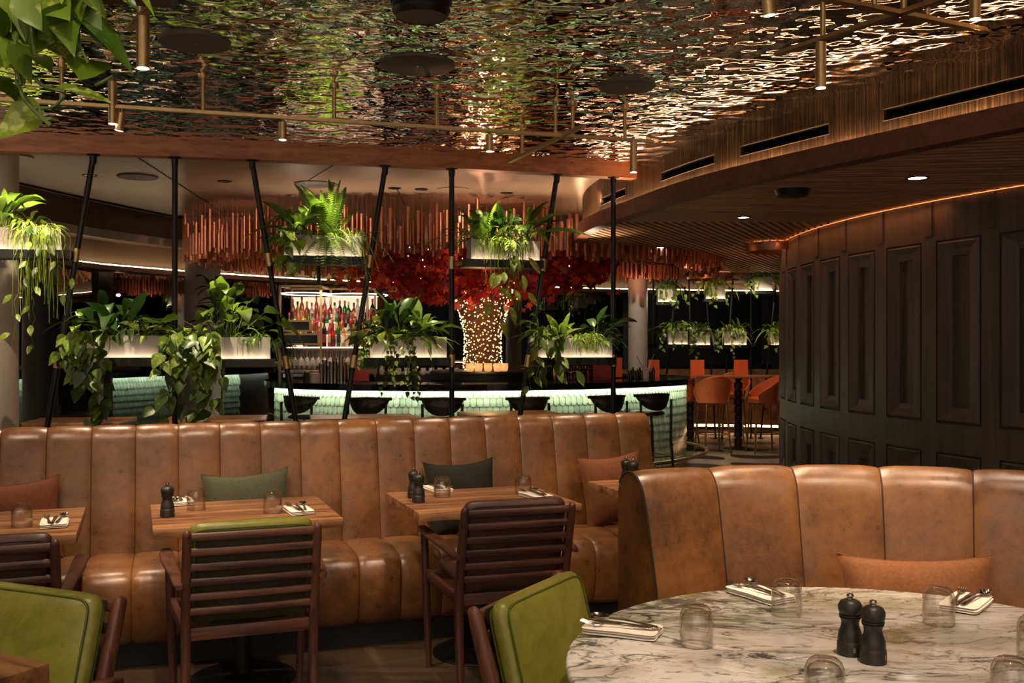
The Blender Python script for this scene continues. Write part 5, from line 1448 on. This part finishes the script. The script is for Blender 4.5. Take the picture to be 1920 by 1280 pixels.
# small bottles (bitters) along the bar right part
for i in range(14):
    px=1040+i*5.3 if i<13 else 1105; p=at_y(px,0,12.0); 
    t=thing('bitters_bottle','small dark bitters bottle on the bar, %s along from the tree'%ordinal(i),'bottle',(p.x,p.y+.03*(i%2),1.08),0,'bitters bottles on the counter'); m=MB(); m.lathe([(.017,0),(.017,.09),(.007,.11),(.007,.14)],10); m.build('bottle_body',BM['dark'] if i%3 else BM['red'],t); m=MB(); m.lathe([(.009,.135),(.009,.16)],8); m.build('cap',CM[i%3],t)
for i in range(12):
    px=1178+i*4.3; p=at_y(px,0,12.3+.06*(i%3)); 
    t=thing('jigger','small dark jar or jigger crowded on the bar end, %s along from the white column'%ordinal(i),'jar',(p.x,p.y,1.08),0,'small jars on the bar end'); m=MB(); m.lathe([(.018,0),(.02,.05+.02*(i%3)),(.012,.08+.02*(i%3))],10); m.build('jar_body',BM['dark'],t); m=MB(); m.lathe([(.012,.08+.02*(i%3)),(.012,.1+.02*(i%3))],8); m.build('lid',CM[(i*2)%6],t)
p=at_y(1211,0,12.15); t=thing('tool_cup','glass cup of long bar spoons on the bar end','cup',(p.x,p.y,1.08)); m=MB(); m.lathe([(.035,0),(.045,.14),(.042,.14),(.032,.01)],16,cap=False); m.build('cup_wall',M['clearthin'],t)
for a,b in((.10,.30),(-.11,.28),(.02,.33)): m=MB(); m.tube([(0,0,.02),(a*.5,0,b*.6),(a,0,b)],.004,5); m.build('bar_spoon',M['chrome'],t)
# ---- bar stools
def stool(label):
    t=thing('bar_stool',label,'stool',(0,0,0),0,'black bar stools along the green tiled front'); W=M['stoolblack']
    m=MB()
    def fn(u,v,):
        a=lerp(-1.15,1.15,u); hw=.215*math.sin(a)/math.sin(1.15); y=-.0+.19*(1-math.cos(a)); e=abs(2*u-1); zt_=.955-.01*e; zb=.955-.155*(1-e**2.2)-.02
        z=lerp(zb,zt_,v); return (hw,y-.20-.02*math.sin(v*PI),z)
    def fn2(u,v): p=fn(u,v); return (p[0]*.93,p[1]+.022,p[2])
    m.grid(fn,20,6); n0=len(m.v); m.grid(fn2,20,6)
    # rim
    rim=[fn(i/20,1) for i in range(21)]; m.tube([(p[0]*1.06,p[1]+.008,p[2]) for p in rim],.016,8)
    m.build('backrest',W,t)
    m=MB(); m.lathe([(.15,.72),(.19,.73),(.195,.755),(.17,.775),(.001,.77)],28,cap=False); m.build('seat',M['brown_leather'],t)
    for sx,sy in((-1,-1),(1,-1),(-1,1),(1,1)):
        m=MB(); top=(sx*.20,-.17,.90) if sy<0 else (sx*.15,.14,.73); m.tube([(sx*.22,sy*.20,0),(sx*.19,sy*.175,.45),top],[.013,.017,.014],10); m.build('leg',W,t)
    m=MB()
    P=[(-.205,-.19,.28),(.205,-.19,.28),(.205,.19,.28),(-.205,.19,.28)]
    for i in range(4): m.tube([P[i],P[(i+1)%4]],.009,8)
    m.build('footrest',M['brass_d'],t); return t
def ellnear(px,out):
    # point at distance `out` outside the bar front where ray px passes
    best=None
    for i in range(2000):
        a=2*PI*i/2000; p=ell(a,out)
        if p.y<EC.y+.6:
            e=abs(960+FO*p.x/p.y-px)
            if best is None or e<best[0]: best=(e,p,a)
    p,a=best[1],best[2]; q=ell(a+.001,out); tg=(q-p).normalized(); nn=Vector((tg.y,-tg.x,0)); return p,math.atan2(nn.x,-nn.y)
st0=None
lbs=['black bar stool nearest the window end of the bar','black bar stool between two slanting poles','black bar stool in front of the middle of the bar','black bar stool half behind the trailing pothos','black bar stool just left of the last vertical pole','black bar stool at the bar end, seen beside the banquette corner']
for px,lb,ex in((575,lbs[0],0),(698,lbs[1],0),(830,lbs[2],0),(985,lbs[3],0),(1129,lbs[4],0),(1214,lbs[5],-.2)):
    p,rz=ellnear(px,.38)
    if st0 is None: st0=stool(lb); st0.location=(p.x,p.y,0); st0.rotation_euler=(0,0,rz)
    else: dup(st0,(p.x,p.y,0),rz+ex,lb)
# ---- far right: high table
ht=thing('high_table','long high wooden table with turned legs beyond the bar end','table',(3.15,14.55,0),R(3))
m=MB(); pts=[]
for i in range(48):
    a=2*PI*i/48; ca,sa=math.cos(a),math.sin(a); pts.append((.98*math.copysign(abs(ca)**.6,ca),.36*math.copysign(abs(sa)**.6,sa)))
m.prism(pts,1.02,1.05); m.build('tabletop',M['walnut'],ht,bev=.004)
for sx in(.10,-.6):
    m=MB(); pr=[(.045,.0)]; z=.05
    prof_=[(.22,0),(.22,.012),(.06,.03),(.06,.05)]
    for i in range(8):
        z0=.05+i*.115; prof_+=[(.05,z0),(.062,z0+.015),(.062,z0+.09),(.05,z0+.10),(.035,z0+.105),(.035,z0+.113)]
    prof_+=[(.05,.985),(.05,1.02)]; m.lathe(prof_,16,(sx,0,0)); m.build('leg',M['stoolblack'],ht,ang=30)
for px,lb in((1308,'orange menu card on the high table, the one nearer the bar'),(1390,'orange menu card on the high table, the one nearer the dark wall')):
    p=at_y(px,0,14.5); t=thing('menu_card',lb,'menu',(p.x,p.y,1.051),R(4)); m=MB()
    m.add([(-.1,0,0),(.1,0,0),(.1,.015,.225),(-.1,.015,.225),(-.1,.08,0),(.1,.08,0),(-.1,.003,0),(.1,.003,0),(.1,.018,.225),(-.1,.018,.225)],[(0,1,2,3),(4,5,2,3),(6,7,8,9)]); m.build('card_sheet',M['orangecard'],t,sm=False)
p=at_y(1226,0,12.9); t=thing('menu_card','orange menu card standing on the bar end behind the jars','menu',(p.x,p.y,1.08)); m=MB(); m.box((0,0,.11),(.14,.015,.22)); m.build('card_sheet',M['orangecard'],t,sm=False)
p=at_y(1160,0,12.9); t=thing('menu_card','bright orange menu card on the bar beside the white column','menu',(p.x,p.y,1.08)); m=MB(); m.box((0,0,.125),(.09,.015,.25)); m.build('card_sheet',M['orangecard'],t,sm=False)
# orange tub stools
def tub(label):
    t=thing('bar_chair',label,'chair',(0,0,0)); m=MB()
    def sh_(u,v,r=0):
        a=lerp(-2.2,2.2,u); e=abs(a)/2.2; x=math.sin(a)*(.25-r); y=-math.cos(a)*(.24-r); top=lerp(1.06,.80,e**1.6); z=lerp(.70,top,v); k=lerp(.86,1.06,v); return (x*k,y*k,z)
    m.grid(lambda u,v:sh_(u,v),24,8); m.grid(lambda u,v:sh_(u,v,.03),24,8)
    m.tube([sh_(i/24,1,.015) for i in range(25)],.018,8)
    m.build('shell',M['orangeleather'],t)
    m=MB(); m.lathe([(.001,.66),(.17,.67),(.215,.70),(.215,.745),(.18,.77),(.001,.775)],28,cap=False); m.build('seat',M['orangeleather'],t)
    for sx in(-1,1):
        for sy in(-1,1): m=MB(); m.tube([(sx*.14,sy*.14,.68),(sx*.19,sy*.19,0)],[.017,.011],10); m.build('leg',M['brass_d'],t)
    m=MB(); P=[(sx*.175,sy*.175,.27) for sx,sy in((-1,-1),(1,-1),(1,1),(-1,1))]
    for i in range(4): m.tube([P[i],P[(i+1)%4]],.007,6)
    m.build('footrest',M['brass_d'],t); return t
u0=tub('orange tub bar chair turned away, nearest on this side of the high table'); p=at_y(1336,0,13.95); u0.location=(p.x,p.y,0); u0.rotation_euler=(0,0,R(12))
for px,Y,rz,lb in((1374,15.4,160,'orange tub bar chair on the far side of the high table facing this way'),(1432,14.0,35+60,'orange tub bar chair at the end of the high table beside the dark wall'),(1276,14.5,-60,'orange tub bar chair half hidden behind the bar end')):
    p=at_y(px,0,Y); dup(u0,(p.x,p.y,0),R(rz),lb)
# far curved banquette
fb=thing('far_banquette','long curved reddish banquette along the far window, lit below by a warm strip','banquette',(0,0,0))
cp=catmull([(1.6,16.8),(2.6,17.2),(4.0,17.1),(5.4,16.4),(6.6,15.2)],10); m=MB(); q=offset(cp,-.25)
m.prism([(p.x,p.y) for p in cp]+[(p.x,p.y) for p in reversed(q)],.16,1.06); m.build('backrest',wood('far_panel','8a4c2c','b06a40',.5,'x',.5),fb,ang=30)
m=MB(); q=offset(cp,-.02); 
m.prism([(p.x,p.y) for p in offset(cp,.03)]+[(p.x,p.y) for p in reversed(offset(cp,0))],.98,1.08); m.build('top_roll',M['leather'],fb,ang=30)
m=MB()
for i in range(len(cp)-1):
    a,b=offset(cp,-.05)[i:i+2]; m.add([(a.x,a.y,.10),(b.x,b.y,.10),(b.x,b.y,.14),(a.x,a.y,.14)],[(0,1,2,3)])
m.build('light_strip',emit('floor_cove',(1,.5,.22),9),fb,sm=False,recalc=False)
for px in(1341,): pass
for px,lb in((1270,'small dark socket plate on the far wooden panel, nearer the bar'),(1413,'small dark socket plate on the far wooden panel, nearer the dark wall')):
    k=(px-960)/FO
    best=min(range(len(cp)),key=lambda i:abs(cp[i].x/cp[i].y-k)); p=offset(cp,.008)[best]
    t=thing('socket_plate',lb,'socket',(p.x,p.y,.52)); m=MB(); m.box((0,0,0),(.11,.012,.09)); m.build('cover_plate',M['blackm'],t,bev=.003); m=MB(); m.box((0,-.008,0),(.05,.006,.04)); m.build('socket_face',M['black'],t,sm=False)
# far planters
fps=[('upper',1236,1262,569,15.8),('upper',1326,1352,563,15.9),('upper',1417,1440,548,15.6),('lower',1256,1282,649,15.6),('lower',1296,1324,650,15.7),('lower',1360,1392,650,15.7),('lower',1446,1476,650,15.5)]
for i,(lv,x0,x1,yb,Y) in enumerate(fps):
    a=at_y(x0-4,yb,Y);b=at_y(x1+6,yb,Y); c=(a+b)/2; w=b.x-a.x
    t=thing('hanging_planter','small distant planter in the %s row by the far window, %s from the bar'%(lv,ordinal(i%3 if i<3 else i-3)),'planter',c,0)
    m=MB(); m.box((0,0,0),(w+.05,.2,.05)); m.build('tray',M['black'],t,sm=False); m=MB(); m.box((0,0,.13),(w,.14,.2)); m.build('planter_box',M['box'],t,sm=False)
    m=MB(); m.add([(-w/2,-.095,.028),(w/2,-.095,.028),(w/2,-.075,.028),(-w/2,-.075,.028)],[(0,1,2,3)]); m.build('light_strip',M['led'],t,sm=False,recalc=False)
    kd=['lily','calathea','fern','pothos'][i%4]
    plant('leafy_plant','green bushy plant overflowing the %s far planter, %s from the bar'%(lv,ordinal(i%3 if i<3 else i-3)),(c.x,c.y,c.z+.23),0,kd,lambda m,s:(rosette(m,s,O,60,.28,.04,'lance',(-10,80),.7,.3,.14),rosette(m,s,O,36,.10,.06,'ovate',(-60,40),.5,.9,.18),[vine(m,s,O,(RN.uniform(-.3,.3),-.13,0),RN.uniform(.15,.4),.06,'heart',.05) for _ in range(5)]))
for i,(xt,yt,xb,yb) in enumerate(((1225,530,1225,700),(1268,530,1250,700),(1292,530,1296,700),(1323,530,1334,700),(1374,530,1362,700),(1408,530,1408,700),(1455,530,1438,700))):
    a=at_y(xt,yt,15.85); b=at_y(xb,yb,15.85); t=thing('support_pole','thin black pole of the far planter screen, %s from the bar'%ordinal(i),'pole',(a.x,a.y,3.3)); d=b-a; e=a+d*((a.z-1.06)/(a.z-b.z)*1.0); e=a+d*((a.z-.02)/(a.z-b.z)); m=MB(); top=a-d*((3.3-a.z)/(a.z-b.z)); 
    m.tube([top-Vector((a.x,a.y,3.3)),e-Vector((a.x,a.y,3.3))],.016,8); m.build('tube',M['black'],t)
    m=MB(); m.lathe([(.045,0),(.045,.01),(.02,.015)],14,tuple(e-Vector((a.x,a.y,3.3)))); m.build('floor_flange',M['black'],t)
# copper domes cut in the soffit
for px,py,w,lb in((1452,455,60,'glowing copper dome recess in the soffit beside the dark wall'),(1338,512,56,'glowing copper dome recess in the soffit over the high table')):
    p=at_z(px,py,2.6); r=w/FO*p.y*.9; t=thing('dome_light',lb,'light',(p.x,p.y,2.6)); m=MB(); m.lathe([(r,-.01),(r*1.0,-.03),(r*.96,-.10),(r*.8,-.02),(r*.3,.0)],40,cap=False)
    m.build('dome',M['copper'],t); m=MB(); m.lathe([(r*.55,-.012),(r*.7,-.012)],32,cap=False); m.build('ring_light',emit('dome_ring',(1,.5,.2),8),t,recalc=False)
def L(name,typ,loc,e,c=(1,.74,.5),**k):
    d=bpy.data.lights.new(name,typ); d.energy=e; d.color=c
    for a,b in k.items():
        setattr(d,a,b)
    o=bpy.data.objects.new(name,d); col.objects.link(o); o.location=loc; return o
def aim(o,t):
    d=Vector(t)-o.location; o.rotation_euler=d.to_track_quat('-Z','Y').to_euler()
WC_=(1,.765,.53)
# visible track heads throw real beams
for i,p in enumerate(SPOTS):
    o=L('track_beam','SPOT',(p.x,p.y,p.z-.02),60,WC_,spot_size=R(62),spot_blend=.6,shadow_soft_size=.025)
# ceiling spots over the near seating (the rest of the track, above and behind the frame)
for (x,y,z,tx,ty,tz,e,s_) in [
    (-2.3,3.9,2.75,-2.2,4.5,.7,60,60),(-1.2,4.0,2.75,-1.2,4.8,.7,80,60),(-.1,4.3,2.75,-.1,5.1,.7,80,60),(.9,4.9,2.75,.9,5.5,.7,55,60),
    (-1.7,3.2,2.78,-1.2,5.2,.5,55,50),(.2,3.3,2.78,-.3,5.7,.6,60,50),
    (.9,2.2,2.78,.9,2.45,.7,90,56),(1.5,2.5,2.78,1.4,3.5,.9,75,50),(.6,2.6,2.78,.7,3.6,.9,75,50),(2.2,1.8,2.78,1.9,3.2,.8,50,50),
    (1.15,3.75,2.78,1.1,3.7,.9,34,46),(1.75,3.6,2.78,1.75,3.55,.9,34,46),(.65,3.6,2.78,.6,3.6,.9,26,46),(0.3,2.2,2.78,.05,2.8,.7,45,40),(-1.6,1.8,2.78,-1.5,2.6,.7,42,44),(-.9,2.7,2.78,-1.0,3.6,.6,45,50),(-.9,3.1,2.78,-.5,4.1,.2,35,50)]:
    o=L('track_beam','SPOT',(x,y,z),e,WC_,spot_size=R(s_),spot_blend=.7,shadow_soft_size=.03); aim(o,(tx,ty,tz))
# added soft fill, standing in for light from the rest of the restaurant
o=L('room_fill','AREA',(-.5,-1.5,2.7),30,(1,.8,.62),size=4.0); aim(o,(0,5,1))
# spots aimed at the planters
for key in PL:
    t,c,zb,rz,a0,a1,H=PL[key]
    o=L('planter_beam','SPOT',(c.x+.12,c.y-(.30 if key[0]=='P' else .42),2.88),(95 if key[0]=='P' else 170),(1,.86,.54),spot_size=R(62 if key[0]=='P' else 40),spot_blend=.7,shadow_soft_size=.03); aim(o,(c.x,c.y,zb+.25))
# bar
for px in(560,700,850,1000,1110,300):
    k=(px-960)/FO; o=L('ceiling_uplight','SPOT',(k*10.2,10.2,2.25),(22 if px>500 else 5),(1,.72,.5),spot_size=R(120),spot_blend=.9,shadow_soft_size=.025); aim(o,(k*10.2,10.0,3.1))
for px in(600,760,920,1080,1200):
    k=(px-960)/FO; Y=9.6 if px<1000 else 10.2; o=L('bar_front_fill','SPOT',(k*Y,Y,2.9),30,(1,.95,.8),spot_size=R(48),spot_blend=.8,shadow_soft_size=.025); aim(o,(k*11.2,11.2,.75))  # spots added to brighten the tiled front
for k in range(20):
    a=170+k*1.5; o=L('wall_wash','SPOT',wp(a,2.57,.12),.8,(1,.30,.10),spot_size=R(150),spot_blend=1,shadow_soft_size=.02); aim(o,wp(a,2.2,-.03))
L('trunk_glow','POINT',(TX,TY-.7,1.75),10,(1,.55,.22),shadow_soft_size=.02)
for a in range(6):
    p=tell(a/6*2*PI+.4,-.75,2.2); o=L('tube_uplight','SPOT',p,(8 if p.x<-1 else 22),(1,.42,.24),spot_size=R(110),spot_blend=.8,shadow_soft_size=.02); aim(o,tell(a/6*2*PI+.4,.1,2.9))
for px in(420,640,900,1120,1250):
    k=(px-960)/FO; p=Vector((k*9.4,9.4,2.9)); o=L('ceiling_beam_light','SPOT',p,(12 if px<700 else 34),(1,.62,.45),spot_size=R(50),spot_blend=.8,shadow_soft_size=.025); aim(o,(k*11.2,11.2,2.65))
o=L('canopy_light','SPOT',(TX-.2,10.6,2.9),60,(1,.5,.35),spot_size=R(50),spot_blend=.8); aim(o,(TX,TY,2.3))
L('shelf_glow','AREA',(sp(615,0).x,SY-.6,2.15),9,(1,.8,.6),size=.8)
for (x,y) in((2.9,13.6),(3.6,14.8),(2.2,12.6)): 
    o=L('high_table_beam','SPOT',(x,y,2.55),36,(1,.6,.36),spot_size=R(80),spot_blend=.6,shadow_soft_size=.025); aim(o,(x,y+.3,0))
for (x,y) in((-3.4,9.3),(-2.4,9.6),(-1.2,9.6),(.1,9.9)):
    o=L('ceiling_downlight','SPOT',(x,y-.5,3.0),38,WC_,spot_size=R(60),spot_blend=.6,shadow_soft_size=.025); aim(o,(x,y-.4,0))
for px,py,e in((1720,334,18),(1394,408,14),(1238,464,12)):
    p=at_z(px,py,2.56); o=L('soffit_downlight','SPOT',p,e,WC_,spot_size=R(80),spot_blend=.7,shadow_soft_size=.025); o.rotation_euler=(0,0,0)
o=L('column_fill','SPOT',(1.6,13.9,2.95),40,(1,.85,.7),spot_size=R(40),spot_blend=.8,shadow_soft_size=.02); aim(o,(1.9,15.3,1.5))  # both column spots are added lamps that brighten the shafts
o=L('column_fill','SPOT',(-3.3,6.6,2.9),60,WC_,spot_size=R(60),spot_blend=.8); aim(o,(-4.15,8.0,1.4))
for i,t in enumerate((1250,1340,1430)):
    p=at_y(t,0,14.9); o=L('far_planter_beam','SPOT',(p.x,14.9,2.5),26,(1,.86,.6),spot_size=R(70),spot_blend=.7); aim(o,(p.x,15.8,1.9))
o=L('pothos_fill','SPOT',(-.55,1.0,2.9),30,(1,.85,.6),spot_size=R(50),spot_blend=.7); aim(o,(-.85,1.75,2.0))  # lamp added to brighten the foreground pothos
for (x,y) in((-3,2),(0,.5),(3,1),(-4,5.5)):
    L('room_fill_point','POINT',(x,y,2.6),18,(1,.8,.6),shadow_soft_size=.012)  # unseen points added to lift the overall light; no pendants hang here
w=bpy.data.worlds.new('warm_ambient'); sc.world=w; w.use_nodes=True; b=w.node_tree.nodes['Background']; b.inputs[0].default_value=(1,.82,.66,1); b.inputs[1].default_value=.33  # warm ambient added as fill, entering through the open back of the room
cd=bpy.data.cameras.new('camera'); cam=bpy.data.objects.new('camera',cd); col.objects.link(cam); sc.camera=cam
cam.location=(0,0,CH); cam.rotation_euler=(R(90),0,0); cd.sensor_width=36; cd.lens=36*FO/1920; cd.shift_y=(HZ-640)/1920; cd.clip_end=80
v=sc.view_settings; v.view_transform='Standard'; v.look='None'; v.gamma=1; v.use_curve_mapping=False; v.exposure=0.42
c=sc.cycles; c.max_bounces=5; c.diffuse_bounces=2; c.glossy_bounces=3; c.transmission_bounces=4; c.use_adaptive_sampling=True; c.adaptive_threshold=.12; c.adaptive_min_samples=24; c.transparent_max_bounces=8; c.sample_clamp_indirect=4; c.sample_clamp_direct=0; c.caustics_reflective=True; c.caustics_refractive=False; c.use_denoising=True; c.blur_glossy=0
for mt in bpy.data.materials:
    if mt.name.startswith(('fairy_light','lamp_face','candle_flame','frosted_candle','bar_led','back_panel')): mt.cycles.emission_sampling='NONE'
